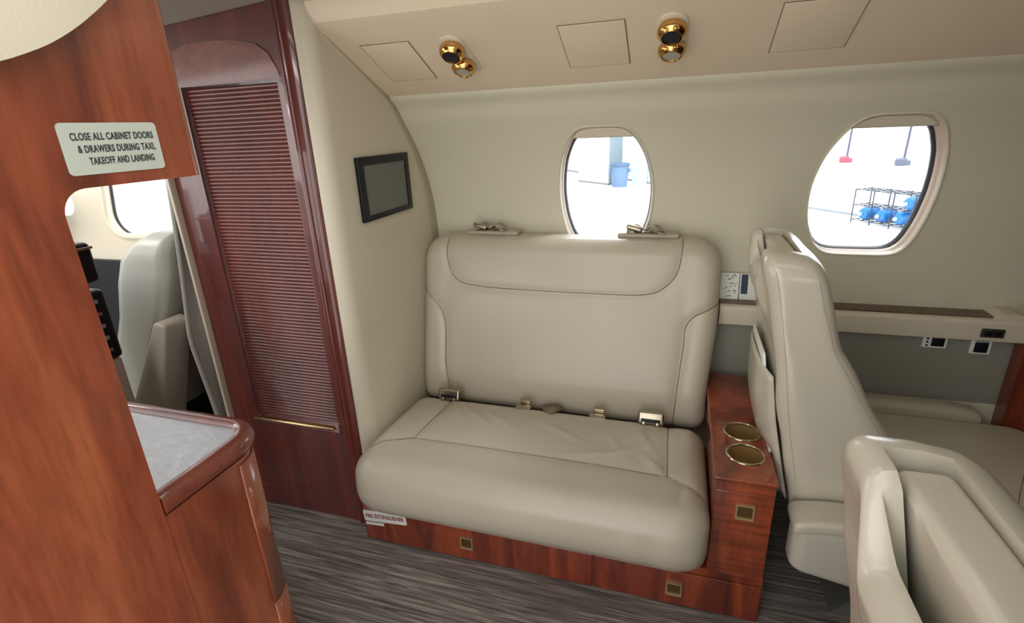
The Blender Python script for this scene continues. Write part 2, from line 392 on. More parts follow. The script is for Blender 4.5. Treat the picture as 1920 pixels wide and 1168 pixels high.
for n_, (cx, cz, a, b) in enumerate(WIN):
    wname = 'window_%d' % (n_+1)
    root = bpy.data.objects.new(wname, None); COL.objects.link(root); root.location = (cx, wall_y(cz-b), cz-b); struct(root)
    def ring_set(spec, m, name, shade=None):
        V = []; N = 72
        for sc, dy in spec:
            for x, z in oval(cx, cz, a*sc, b*(1-(1-sc)*a/b), N): V.append((x, wall_y(z)+dy, z))
        Fc = [(i*N+j, i*N+(j+1) % N, (i+1)*N+(j+1) % N, (i+1)*N+j) for i in range(len(spec)-1) for j in range(N)]
        return part(name, (V, Fc), m, root)
    ring_set([(1.03, 0.003), (1.025, -0.003), (1.005, -0.005), (0.992, -0.002), (0.988, 0.006)], CREAMP, 'window_lip')
    ring_set([(0.988, 0.006), (0.982, 0.010), (0.978, 0.026), (0.970, 0.028), (0.962, 0.050)], FRAMEM, 'window_frame')
    ring_set([(0.962, 0.050), (0.952, 0.052), (0.940, 0.064), (0.925, 0.070)], GASK, 'gasket')
    # curved pane following the wall
    N = 72; V = []; Fc = []
    rings = (1, 0.75, 0.5, 0.25)
    for s in rings:
        for x, z in oval(cx, cz, a*0.955*s, b*0.965*s, N): V.append((x, wall_y(z)+0.066, z))
    V.append((cx, wall_y(cz)+0.066, cz))
    for i in range(3):
        for j in range(N): Fc.append((i*N+j, i*N+(j+1) % N, (i+1)*N+(j+1) % N, (i+1)*N+j))
    for j in range(N): Fc.append((3*N+j, 3*N+(j+1) % N, 4*N))
    part('pane', (V, Fc), GLASS, root)
    # pulled-up shade: a curved slat closing the top of the opening
    ov = oval(cx, cz, a*0.955, b*0.96, 240); V = []; Fc = []
    zb = cz+b-0.031; rows = 7; cols = 14
    def halfw(z):
        t = min(0.1995, (z-cz)/(b*0.98)*0.2)
        for (x0, z0), (x1, z1) in zip(OT, OT[1:]):
            if z1 <= t <= z0 and z0 > z1: return (x0+(x1-x0)*(z0-t)/(z0-z1))*a/.16*0.975
        return 0.03
    for r_ in range(rows+1):
        z = zb+(cz+b*0.98-zb)*r_/rows; hw = halfw(z)
        for c_ in range(cols+1): V.append((cx-hw+2*hw*c_/cols, wall_y(z)+0.020, z))
    Fc = [(r_*(cols+1)+c_, r_*(cols+1)+c_+1, (r_+1)*(cols+1)+c_+1, (r_+1)*(cols+1)+c_) for r_ in range(rows) for c_ in range(cols)]
    o = part('window_shade', (V, Fc), CREAMP, root)
    md = o.modifiers.new('s', 'SOLIDIFY'); md.thickness = 0.003

fl = part('floor', box(-3.2, 2.1, -0.25, 1.79, -0.03, 0.0), FLOORM); struct(fl)
ce = part('ceiling', prism([(0.50, 1.568), (0.86, 1.590), (1.23, 1.568), (1.23, 1.61), (0.50, 1.61)], -3.2, 2.1, 'x'), CEILM); struct(ce)
def bin_poly(mir=False):
    p = [(1.210, 1.566), (1.200, 1.552), (1.203, 1.530), (1.216, 1.508), (1.240, 1.4925), (1.30, 1.4645), (1.42, 1.408), (1.530, 1.3565), (1.538, 1.3545), (1.542, 1.358), (1.60, 1.46), (1.56, 1.566)]
    return [(2*YC-y, z) for y, z in p] if mir else p
struct(part('trim_6', prism([(-3.1, 1.40), (-1.33, 1.537), (-1.0, 1.561), (-0.95, 1.567), (-3.1, 1.567)], 0.55, 1.19, 'y'), CEILM))
vb = prism(bin_poly(), -0.90, 2.1, 'x')
struct(part('trim_1', vb, BINM, ang=25))
struct(part('trim_2', prism(bin_poly(True), 0.14, 2.1, 'x'), BINM, ang=25))
# soft overhead edge above the entry doorway (top left of the view)
ov = [(0.10, 1.30), (0.30, 1.318), (0.40, 1.334), (0.453, 1.352), (0.492, 1.372), (0.53, 1.398), (0.568, 1.430), (0.590, 1.46), (0.598, 1.52), (0.60, 1.57), (0.10, 1.57)]
ov = [tuple(p) for p in catmull(ov[:9], 6)]+ov[9:]
struct(part('trim_3', prism(ov, -0.745, -0.70, 'x'), PARTM, ang=30))
struct(part('wall_aft', box(2.1, 2.14, -0.1, 1.8, 0, 1.6), CLOW))
# lower side panel and seam trims
pw = part('baseboard_starboard', prism([(1.735, 0.0), (1.735, 0.612), (1.742, 0.618), (1.775, 0.618), (1.70, 0.0)][:4]+[(1.738, 0.45), (1.745, 0.0)], 0.10, 2.1, 'x'), GREYP); struct(pw)
gl = [(-0.8785, y-0.003, z) for y, z in SM if 0.5 < z < 1.353]
struct(part('trim_4', tube(gl, 0.0035, 6), mat('brown_gasket', srgb(92, 80, 66), 0.6)))
# side ledge: dark wood inlay over a cream rail
led = thing('side_ledge', 'cream arm ledge with dark wood inlay running along the side wall', 'ledge', (1.1, 1.75, 0.61))
part('wood_inlay', prism([(1.716, 0.670), (1.716, 0.6845), (1.778, 0.6845), (1.776, 0.670)], 0.15, 0.925, 'x'), DKW, led)
rail = rpoly([(1.704, 0.613), (1.697, 0.676), (1.716, 0.681), (1.728, 0.670), (1.728, 0.613)], [0.004, 0.010, 0.003, 0.001, 0.002], 5)
part('rail', prism(rail, 0.15, 0.955, 'x'), CREAMP, led, ang=50)
hump = rpoly([(0.86, 0.672), (0.895, 0.697), (0.935, 0.697), (0.965, 0.672)], [0.02, 0.012, 0.012, 0.02], 5)
part('end_hump', prism(hump, 1.702, 1.775, 'y'), CREAMP, led)

# ================================================================ CLOSET WITH TAMBOUR DOOR
cl = thing('closet_cabinet', 'tall glossy mahogany closet with ribbed roll-up door beside the sofa', 'cabinet', (-1.15, 1.4, 0))
# plan outline: flat front y=1.19 with a rounded aft corner and shallow rib
plan = [(-1.42, 1.75), (-1.42, 1.193), (-1.02, 1.193), (-0.972, 1.190)]
plan += [(-0.955+0.036*math.sin(t), 1.222-0.036*math.cos(t)) for t in [i/8*PI/2 for i in range(9)]]
plan += [(-0.919, 1.75)]
part('carcass', join(prism([(x, y) for x, y in plan], 0.0, 0.345, 'z'), prism(plan, 1.388, 1.566, 'z'), prism([(-1.42, 1.75), (-1.42, 1.193), (-1.315, 1.193), (-1.315, 1.75)], 0.345, 1.388, 'z'),
     prism([(-0.995, 1.75), (-0.995, 1.193)]+plan[3:], 0.345, 1.388, 'z')), CLOW, cl)
# half round pilaster trim along the opening
part('corner_moulding', tube([(-0.9605, 1.1915, z) for z in (0.0, 0.4, 0.8, 1.2, 1.558)], 0.012, 16), CLOW, cl)
# tambour slats: one rippled sheet
nsl = 94; zt0, zt1 = 0.372, 1.384; V = []; Fc = []; xs = [-1.312, -0.997]; per = 8
for i in range(nsl*per+1):
    z = zt0+(zt1-zt0)*i/(nsl*per); ph = (i % per)/per
    y = 1.210-0.0042*abs(math.sin(PI*ph))**0.6
    k = i//per; wob = 0.0005*math.sin(k*1.7)
    for x in (xs[0], -1.23, -1.15, -1.07, xs[1]): V.append((x, y+wob*math.sin(x*23+k*0.9), z))
for i in range(nsl*per):
    for j in range(4): Fc.append((i*5+j, i*5+j+1, i*5+5+j+1, i*5+5+j))
td = part('tambour_door', (V, Fc), TAMW, cl, ang=60)
part('door_handle', deform(rbox((-1.162, 1.188, 0.361), (0.158, 0.012, 0.006), 0.005, 3), lambda x, y, z: (x, y, z+(1.2-y)*0.1)), mat('pale_brass', srgb(214, 186, 140), 0.25, metal=1), td)
# reflection over the door, put into an arched panel of lighter wood
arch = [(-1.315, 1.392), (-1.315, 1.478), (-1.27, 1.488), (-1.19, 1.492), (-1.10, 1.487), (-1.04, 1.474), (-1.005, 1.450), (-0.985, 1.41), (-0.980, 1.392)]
part('arched_reflection', prism(arch, 1.1895, 1.196, 'y'), wood('reflection_wood', srgb(104, 52, 42), srgb(124, 66, 54), srgb(140, 80, 64), scale=(6, 6, 14), rough=0.4), cl)

# leather covered end panel of the closet
V = []; rows = 60
zs = [0.0+(1.566-0.0)*i/rows for i in range(rows+1)]
def part_edge(z):
    if z > 1.352:
        B = [(1.205, 1.566), (1.203, 1.53), (1.24, 1.492), (1.54, 1.352)][::-1]
        for (y0, z0), (y1, z1) in zip(B, B[1:]):
            if z0 <= z <= z1: return y0+(y1-y0)*(z-z0)/(z1-z0)
        return 1.21
    return wall_y(z)
for z in zs:
    rr = 0.042; row = [(-0.9185, 1.21), (-0.9185, 1.196)]
    row += [(-0.9125+0.034*math.sin(t), 1.2235-0.034*math.cos(t)*1.0) for t in [k/10*PI/2 for k in range(11)]]
    ye = max(part_edge(z), 1.235)
    for k in range(1, 9): row.append((-0.8785 - 0.0015*math.sin(k/8*PI), 1.2235+(ye-1.2235)*k/8))
    for x, y in row: V.append((x, min(y, max(ye, 1.2235)), z))
n = len(row)
Fc = [(i*n+j, i*n+j+1, (i+1)*n+j+1, (i+1)*n+j) for i in range(rows) for j in range(n-1)]
ep = part('wall_partition', (V, Fc), PARTM, ang=60); md = ep.modifiers.new('s', 'SOLIDIFY'); md.thickness = 0.004; md.offset = -1
struct(ep)
cr_ = part('edge_crease', tube([(-0.8783, 1.2262, z) for z in (0.35, 0.7, 1.1, 1.48)], 0.0016, 6), mat('crease_shade', srgb(160, 150, 128), 0.6), ep)  # darker tube paints the thin shadow line along the fold
# monitor on the panel
mo = thing('wall_monitor', 'small black framed video monitor mounted on the cream partition', 'monitor', (-0.87, 1.45, 1.003))
b_ = part('bezel', join(rbox((-0.872, 1.4505, 1.095), (0.0085, 0.1475, 0.0915), 0.003, 2)), BLACK, mo)
boolean(b_, [box(-0.868, -0.85, 1.330, 1.572, 1.020, 1.163)])
part('screen', box(-0.872, -0.867, 1.329, 1.573, 1.019, 1.164), SCREEN, mo)

# ================================================================ GALLEY
ga = thing('galley_cabinet', 'glossy reddish wood galley cabinet with open counter niche, nearest at left', 'cabinet', (-0.95, 0.3, 0))
out = [(-0.35, 0.0), (0.463, 0.0), (0.463, 1.197), (0.664, 1.197), (0.668, 1.201), (0.668, 1.566), (-0.35, 1.566)]
out = rpoly(out, [0, 0, 0.034, 0.010, 0.01, 0, 0], 8)
pa = part('aft_panel', prism(out, -0.772, -0.750, 'x'), GALW, ga, ang=30)
part('upper_cabinet', rbox((-1.05, 0.265, 1.382), (0.275, 0.405, 0.184), 0.012, 4), GALW, ga)
part('upper_edge_moulding', tube([(-0.7668, 0.6705, z) for z in (1.1975, 1.3, 1.4, 1.563)], 0.0165, 16), GALW, ga)
bp = rpoly([(-1.40, -0.30), (-1.40, 0.688), (-0.7515, 0.688), (-0.7515, -0.30)], [0.01, 0.01, 0.072, 0.0], 12)
part('lower_body', prism([(x, y) for x, y in bp], 0.0, 0.686, 'z'), GALW, ga)
cp = rpoly([(-1.41, -0.30), (-1.41, 0.702), (-0.742, 0.702), (-0.742, 0.20), (-0.775, 0.20), (-0.775, -0.30)], [0.01, 0.01, 0.078, 0.0, 0, 0], 14)
# rim: bullnose sweep along the counter edge
rim = [(-1.40, 0.698)]+[(-0.826+0.078*math.sin(t), 0.620+0.078*math.cos(t)) for t in [k/14*PI/2 for k in range(15)]]+[(-0.748, 0.466)]
def sweep_rim(path, prof):
    V = []; N = len(path); m_ = len(prof)
    for i, (x, y) in enumerate(path):
        a = Vector(path[max(i-1, 0)]); b2 = Vector(path[min(i+1, N-1)]); t = (b2-a).normalized(); nr = Vector((-t.y, t.x))   # outward (left of travel = +y side)
        for d, z in prof: V.append((x+nr.x*d, y+nr.y*d, z))
    Fc = [(i*m_+j, i*m_+(j+1) % m_, (i+1)*m_+(j+1) % m_, (i+1)*m_+j) for i in range(N-1) for j in range(m_)]
    Fc += [tuple(range(m_)), tuple(range((N-1)*m_, N*m_))]
    return V, Fc
rp = [(-0.030, 0.688), (-0.030, 0.716), (-0.026, 0.7225), (-0.016, 0.7245), (-0.004, 0.721), (0.003, 0.713), (0.005, 0.704), (0.002, 0.694), (-0.004, 0.688)]
part('counter_rim', sweep_rim(rim, rp), wood('rim_wood', srgb(92, 36, 26), srgb(118, 52, 36), srgb(136, 66, 46), scale=(6, 6, 6)), ga, ang=50)
ct = [(-1.38, 0.672)]+[(-0.826+0.053*math.sin(t), 0.620+0.053*math.cos(t)) for t in [k/12*PI/2 for k in range(13)]]+[(-0.773, -0.28), (-1.38, -0.28)]
part('counter_top', prism(ct, 0.688, 0.7145, 'z'), STEEL, ga)
edge_m = [(x, y, 0.7155) for x, y in ct[:14]]+[(-0.773, 0.468, 0.7155)]
part('counter_edging', tube([(x, y, z) for x, y, z in edge_m[:-2]]+[(-0.773, 0.55, 0.7155), (-0.773, 0.468, 0.7155)], 0.0022, 6), NICKEL, ga)
def corner_door(z0, z1, name):
    R = 0.0725; c = (-0.8235, 0.616); path = [(-0.7513, 0.6125)]+[(c[0]+R*math.cos(t), c[1]+R*math.sin(t)) for t in [k/14*PI/2 for k in range(15)]]+[(-1.10, 0.6885)]
    V = []
    for x, y in path: 
        for z in (z0, z1): V.append((x, y, z))
    Fc = [(2*i, 2*i+2, 2*i+3, 2*i+1) for i in range(len(path)-1)]
    o = part(name, (V, Fc), GALW, ga, ang=50); md = o.modifiers.new('s', 'SOLIDIFY'); md.thickness = 0.0032; md.offset = 1
    return o
corner_door(0.341, 0.676, 'corner_door'); corner_door(0.03, 0.336, 'corner_door')
# placard on the galley panel
pl = thing('instruction_placard', 'pale rounded placard with black lettering on the galley panel', 'sign', (-0.749, 0.55, 1.21))
pp = rpoly([(0.4835, 1.2135), (0.4835, 1.2785), (0.6195, 1.2785), (0.6195, 1.2135)], 0.006, 5)
part('plate', prism(pp, -0.7496, -0.7482, 'x'), PLAC, pl)
for body, y0, z0, wd in (('CLOSE ALL CABINET DOORS', 0.4960, 1.2570, 0.1150), ('& DRAWERS DURING TAXI,', 0.5015, 1.2415, 0.1090), ('TAKEOFF AND LANDING', 0.5120, 1.2260, 0.0930)):
    t = text(body, 0.0128, frame((-0.7480, y0, z0), (0, 1, 0), (0, 0, 1), (1, 0, 0)), INK, pl, xs=0.62, name='lettering', bold=0.0003, spacing=1.1)
    co = [v.co.y for v in t.data.vertices]; wv = max(co)-min(co); y_min = min(co)
    for v in t.data.vertices: v.co.y = y_min+(v.co.y-y_min)*wd/wv

# ================================================================ SOFA
so = thing('side_facing_sofa', 'two-place ivory leather sofa with stitched headrest band against side wall', 'sofa', (-0.38, 1.4, 0))
base = part('base', join(prism([(-0.908, 1.134), (0.2665, 1.134), (0.2665, 1.70), (-0.876, 1.70), (-0.876, 1.188), (-0.908, 1.188)], 0.0, 0.142, 'z')), BASW, so); bevel(base, 0.003, 2)
# seat cushion
def cushion_vf():
    vf = rbox2((0.4975, 0.239, 0.112), 0.060, {(-1, -1): 0.085, (1, -1): 0.085}, 2, 9, (90, 40, 6)); V = vf[0]
    out_ = []
    for x, y, z in V:
        v_ = y/0.239; u = x/0.4975
        X = -0.3735+x; Y = 1.2695+y; Z = 0.246+z
        if z > 0: Z += 0.010*(1-v_)*0.5-0.012*max(0, v_)+0.004*(1-u*u)
        # nose rolls forward over the base
        Y += -0.012*math.exp(-((z-0.01)/0.06)**2)*max(0, -v_)
        if z < 0: Z += 0.009*(-z/0.112)
        if z < 0: Y += 0.060*(-z/0.112)**1.3*max(0, -v_)
        # soft wrinkles
        if z > 0.04:
            Z += 0.0022*math.sin(9*X+14*Y+2*math.sin(7*X))*(1-abs(u))*0.8
            for (wx, wy, dx, dy, L, am) in WR:
                a = (X-wx)*dx+(Y-wy)*dy; b2 = -(X-wx)*dy+(Y-wy)*dx
                Z += 1.7*am*math.exp(-(a/L)**2-(b2/0.010)**2)
        elif Y < 1.10 and z > -0.08:
            Y -= 0.0016*math.sin(38*X+3*math.sin(13*X))*math.exp(-((X+0.1)/0.35)**2)
        out_.append((X, Y, Z))
    return out_, vf[1]
WR = [(-0.67, 1.40, 0.6, -0.8, 0.09, 0.004), (-0.60, 1.38, 0.75, -0.66, 0.10, 0.004), (-0.50, 1.36, 0.8, -0.6, 0.08, 0.003), (-0.30, 1.34, 0.85, -0.5, 0.08, 0.0035), (-0.10, 1.28, -0.75, -0.66, 0.08, 0.0045),
      (-0.14, 1.33, 0.5, -0.85, 0.06, 0.004), (-0.05, 1.36, 0.4, -0.9, 0.08, 0.004), (-0.2, 1.24, 0.95, 0.3, 0.10, 0.003), (-0.02, 1.24, -0.6, 0.8, 0.05, 0.003), (-0.80, 1.16, 0.9, 0.4, 0.05, 0.004), (0.05, 1.13, 0.2, 1, 0.04, -0.003)]
VF = cushion_vf()
s_lines = [[(-0.722, 1.49, .35), (-0.724, 1.405, .35), (-0.728, 1.30, .35), (-0.731, 1.207, .35)], [(-0.731, 1.207, .35), (-0.5, 1.205, .35), (-0.2, 1.203, .35), (0.017, 1.200, .35)],
           [(0.017, 1.200, .35), (0.015, 1.30, .35), (0.013, 1.42, .35), (0.013, 1.49, .35)], [(-0.731, 1.207, .35), (-0.79, 1.175, .35), (-0.845, 1.135, .35)], [(0.017, 1.200, .35), (0.055, 1.18, .35), (0.108, 1.158, .35)]]
VD = dent(VF[0], s_lines, (0, 1), 0.0085, 0.014, 2, -1, lambda p: p[2] > 0.28); VF = (VD, VF[1])
sc_ = part('seat_cushion', VF, LEATHER, so, ang=80)
part('seat_seam', join(*[seam_on(VF, l, (0, 0, -1), 0.0019) for l in s_lines]), SEAM, sc_)
# back cushion
def back_vf():
    vf = rbox2((0.509, 0.062, 0.298), 0.046, {(-1, 1): 0.085, (1, 1): 0.085}, 1, 8, (110, 3, 66)); V = vf[0]
    o_ = []
    for x, y, z in V:
        u = x/0.509; v_ = z/0.298
        k = 1-(abs(v_))**2.5
        X = -0.368+x; Z = 0.300+0.292+z
        if u > 0: X -= u*0.015*max(0, min(1, (0.62-Z)/0.18))
        Yf = 1.522+(Z-0.31)*0.245+0.012*max(0, min(1, (0.42-Z)/0.10))
        y0 = y
        if y < 0: y0 -= 0.010*(1-u**4)*(1-v_**4)*(y/-0.062)
        if v_ > 0 and y > 0: y0 += 0.012*v_
        Y = Yf+0.062+y0
        # side wings puff
        if y < 0 and abs(u) > 0.8: Y -= 0.006*math.sin((abs(u)-0.8)/0.2*PI)*(1-v_**2)
        o_.append((X, min(Y, wall_y(Z)-0.004), Z))
    return o_, vf[1]
VB = back_vf()
def onb(x, z): return (x, 1.5, z)
b_lines = [[onb(-.779, .89), onb(-.778, .834), onb(-.773, .807), onb(-.752, .761), onb(-.70, .733), onb(-.53, .723), onb(-.184, .722), onb(-.074, .729), onb(-.027, .75), onb(.008, .792), onb(.020, .849), onb(.022, .89)],
           [onb(-.89, .708), onb(-.867, .700), onb(-.824, .670), onb(-.791, .629), onb(-.777, .563), onb(-.775, .449), onb(-.760, .345), onb(-.757, .30)],
           [onb(.150, .702), onb(.13, .697), onb(.097, .683), onb(.067, .665), onb(.046, .631), onb(.044, .573), onb(.037, .489), onb(.028, .345), onb(.028, .30)]]
VBD = dent(VB[0], b_lines, (0, 2), 0.0085, 0.013, 1, 1, lambda p: p[1] < 1.50+(p[2]-0.31)*0.245+0.075); VB = (VBD, VB[1])
bc_ = part('back_cushion', VB, LEATHER, so, ang=80)
part('back_seam', join(*[seam_on(VB, l, (0, 1, 0), 0.0020) for l in b_lines]), SEAM, bc_)
# drawers of the base
LATF = mat('latch_frame', srgb(206, 184, 140), 0.3, metal=0.6)
def latch(x, z, y, parent, s=0.020, m1=None, top=False):
    f_ = part('latch', xf(join(box(-s, s, -0.005, 0.003, s*0.84, s), box(-s, s, -0.007, 0.003, -s, -s*0.70), box(-s, -s*0.84, -0.005, 0.003, -s*0.70, s*0.84), box(s*0.84, s, -0.005, 0.003, -s*0.70, s*0.84)), Matrix.Translation((x, y-0.001, z))), LATF, parent)
    part('latch_paddle', xf(deform(box(-s*0.84, s*0.84, -0.002, 0.002, -s*0.70, s*0.84), lambda a, b2, c: (a, b2-(0.0022 if c < 0 else -0.001), c)), Matrix.Translation((x, y, z))), BRONZE, f_)
    return f_
def drawer(x0, x1):
    o = part('drawer', rbox(((x0+x1)/2, 1.1335, 0.0605), ((x1-x0)/2, 0.0055, 0.0575), 0.0025, 3), BASW, so)
    return o
d1 = drawer(-0.905, -0.1675); d2 = drawer(-0.1615, 0.262)
latch(-0.547, 0.070, 1.1265, d1); latch(0.053, 0.063, 1.1265, d2)
# fire extinguisher sticker
fx = thing('fire_extinguisher_sticker', 'white sticker with red lettering on the left end of sofa base', 'sign', (-0.825, 1.128, 0.08))
FM = frame((-0.826, 1.1270, 0.101), (0.9965, 0, 0.084), (-0.084, 0, 0.9965), (0, -1, 0))
q = rpoly([(-0.077, -0.0205), (0.077, -0.0205), (0.077, 0.0205), (-0.077, 0.0205)], 0.006, 4)
part('plate', xf(prism(q, 0.0, 0.0009, 'z'), FM), WHITE, fx)
t = text('FIRE EXTINGUISHER', 0.021, FM @ Matrix.Translation((-0.0705, -0.0065, 0.0012)), RED, fx, xs=0.60, bold=0.0004)
co = np.array([v.co[:] for v in t.data.vertices]); w0 = co[:, 0].min(); k_ = 0.140/(co[:, 0].max()-w0)
for v in t.data.vertices: v.co.z += (v.co.x-w0)*(k_-1)*0.084; v.co.x = w0+(v.co.x-w0)*k_
part('small_strip', xf(rbox((-0.042, -0.030, 0.0005), (0.033, 0.0055, 0.0005), 0.0004, 1), FM), WHITE, fx)

# seat belts in the crevice
def big_buckle(x, lab):
    b = thing('seat_belt_buckle', lab, 'seat belt buckle', (x, 1.485, 0.352), 'seat belt hardware in the sofa crevice')
    vf = rbox((0, 0, 0), (0.0325, 0.016, 0.0165), 0.006, 4); Rm = Matrix.Translation((x, 1.482, 0.366)) @ Matrix.Rotation(math.radians(-18), 4, 'X') @ Matrix.Scale(1.22, 4)
    part('cover', xf(vf, Rm), NICKEL, b)
    part('slot', xf(rbox((0, -0.0145, -0.006), (0.024, 0.003, 0.005), 0.002, 2), Rm), BLACK, b)
    for s in (-1, 1): part('hook', xf(rbox((s*0.017, -0.018, -0.013), (0.0045, 0.003, 0.005), 0.002, 2), Rm), NICKEL, b)
big_buckle(-0.730, 'square metal lap belt buckle at left end of sofa crevice')
big_buckle(-0.040, 'square metal lap belt buckle at right end of sofa crevice')
def small_tongue(x, lab):
    b = thing('seat_belt_tongue', lab, 'seat belt tongue', (x, 1.485, 0.345), 'seat belt hardware in the sofa crevice')
    Rm = Matrix.Translation((x, 1.480, 0.360)) @ Matrix.Rotation(math.radians(14), 4, 'X') @ Matrix.Scale(1.15, 4)
    part('clip', xf(rbox((0.004, 0.008, 0.004), (0.016, 0.008, 0.008), 0.003, 3), Rm), NICKEL, b)
    part('plate', xf(rbox((0, -0.012, -0.002), (0.023, 0.011, 0.0018), 0.001, 2), Rm), NICKEL, b)
small_tongue(-0.458, 'small metal belt tongue left of the fabric loop on sofa')
small_tongue(-0.208, 'small metal belt tongue right of the fabric loop on sofa')
lp = thing('webbing_loop', 'folded taupe webbing loop poking out at middle of sofa crevice', 'strap', (-0.36, 1.46, 0.345))
V = []; Fc = []
for i in range(13):
    t_ = i/12*2-1; wd_ = 0.040*(1-abs(t_)**1.0)
    for j, s in enumerate((0, 1)): V.append((-0.362+0.036*t_, 1.492-(0.046*(1-abs(t_)**2.2) if s else -0.01), 0.3535+(0.004 if s else 0.010)*(1-t_*t_)+0.002*math.sin(3*t_)))
for i in range(12): Fc.append((2*i, 2*i+2, 2*i+3, 2*i+1))
o = part('webbing', (V, Fc), mat('taupe_webbing', srgb(120, 110, 90), 0.7), lp); md = o.modifiers.new('s', 'SOLIDIFY'); md.thickness = 0.002
# shoulder harness fittings on the backrest top
def harness(xc, lab, flip):
    z0 = 0.889
    h = thing('shoulder_harness_fitting', lab, 'seat belt', (xc, 1.745, z0), 'shoulder harness fittings on top of the sofa back')
    part('mount_plate', rbox((xc, 1.745, z0+0.007), (0.098, 0.027, 0.008), 0.007, 4), mat('harness_plate', srgb(170, 160, 140), 0.4), h)
    pts = [(xc-0.07, 1.748, z0+0.016), (xc-0.04, 1.744, z0+0.030), (xc-0.01, 1.742, z0+0.022), (xc+0.015, 1.738, z0+0.034), (xc+0.04, 1.730, z0+0.020), (xc+0.055, 1.722, z0+0.012)]
    V = []; P = catmull(pts, 6)
    for i, p in enumerate(P):
        tw = math.sin(i*0.35)*0.6
        for s in (-1, 1): V.append((p[0]+s*0.003*math.sin(tw), p[1]+s*0.022*math.cos(tw), p[2]+0.003+s*0.013*math.sin(tw)))
    Fc = [(2*i, 2*i+2, 2*i+3, 2*i+1) for i in range(len(P)-1)]
    o_ = part('strap', (V, Fc), mat('harness_web', srgb(168, 160, 142), 0.7), h); md_ = o_.modifiers.new('s', 'SOLIDIFY'); md_.thickness = 0.0025
    b1 = part('clasp', xf(rbox((0, 0, 0), (0.026, 0.018, 0.008), 0.006, 4), Matrix.Translation((xc+(-0.045), 1.732, z0+0.028)) @ Matrix.Rotation(0.25, 4, 'Y') @ Matrix.Rotation(-0.4, 4, 'X')), NICKEL, h)
    part('ring', xf(tube([(0.022*math.cos(t), 0.013*math.sin(t), 0) for t in [k/20*2*PI for k in range(20)]], 0.0028, 8, True), Matrix.Translation((xc+0.028, 1.722, z0+0.020)) @ Matrix.Rotation(-0.5, 4, 'X')), NICKEL, h)
    part('release_slot', rbox((xc+0.068, 1.742, z0+0.0125), (0.018, 0.004, 0.001), 0.0008, 1), BLACKM, h)
harness(-0.628, 'shoulder belt strap and clasp on left top of sofa back', False)
harness(-0.088, 'shoulder belt strap and clasp on top of sofa back, below first window', True)

# ================================================================ CONSOLE WITH CUP HOLDERS
co_ = thing('side_console', 'narrow glossy wood armrest console with two round cup holders', 'console', (0.193, 1.4, 0.142))
cb = part('body', rbox((0.1955, 1.4125, 0.2865), (0.0685, 0.2825, 0.1445), 0.008, 4, (1, 1, 1)), CONW, co_)
tp = part('top', rbox((0.1955, 1.4140, 0.4305), (0.0715, 0.2870, 0.0065), 0.005, 4), CONW, co_)
off = co_.location
def cutcyl(cx, cy, r): 
    vf = lathe([(r, -0.07), (r, 0.05)], (cx, cy, 0.437), 40); return vf
CUPS = [(0.205, 1.343), (0.2035, 1.236)]
boolean(tp, [cutcyl(x, y, 0.043) for x, y in CUPS]); boolean(cb, [cutcyl(x, y, 0.043) for x, y in CUPS])
for x, y in CUPS:
    cu = part('cup_holder', lathe([(0.0425, 0.437), (0.0420, 0.40), (0.0405, 0.375), (0.038, 0.372), (0.0005, 0.3715)], (x, y, 0), 40, 'z', False), mat('cup_lining', srgb(176, 146, 92), 0.4, metal=0.5), co_)
    part('rim', tube([(x+0.0445*math.cos(t), y+0.0445*math.sin(t), 0.4375) for t in [k/48*2*PI for k in range(48)]], 0.0035, 10, True), mat('rim_metal', srgb(205, 190, 165), 0.15, metal=1), cu)
fp = part('front_door', rbox((0.1955, 1.1315, 0.272), (0.0665, 0.0045, 0.128), 0.002, 2), CONW, co_)
latch(0.2005, 0.349, 1.126, fp, 0.0205)

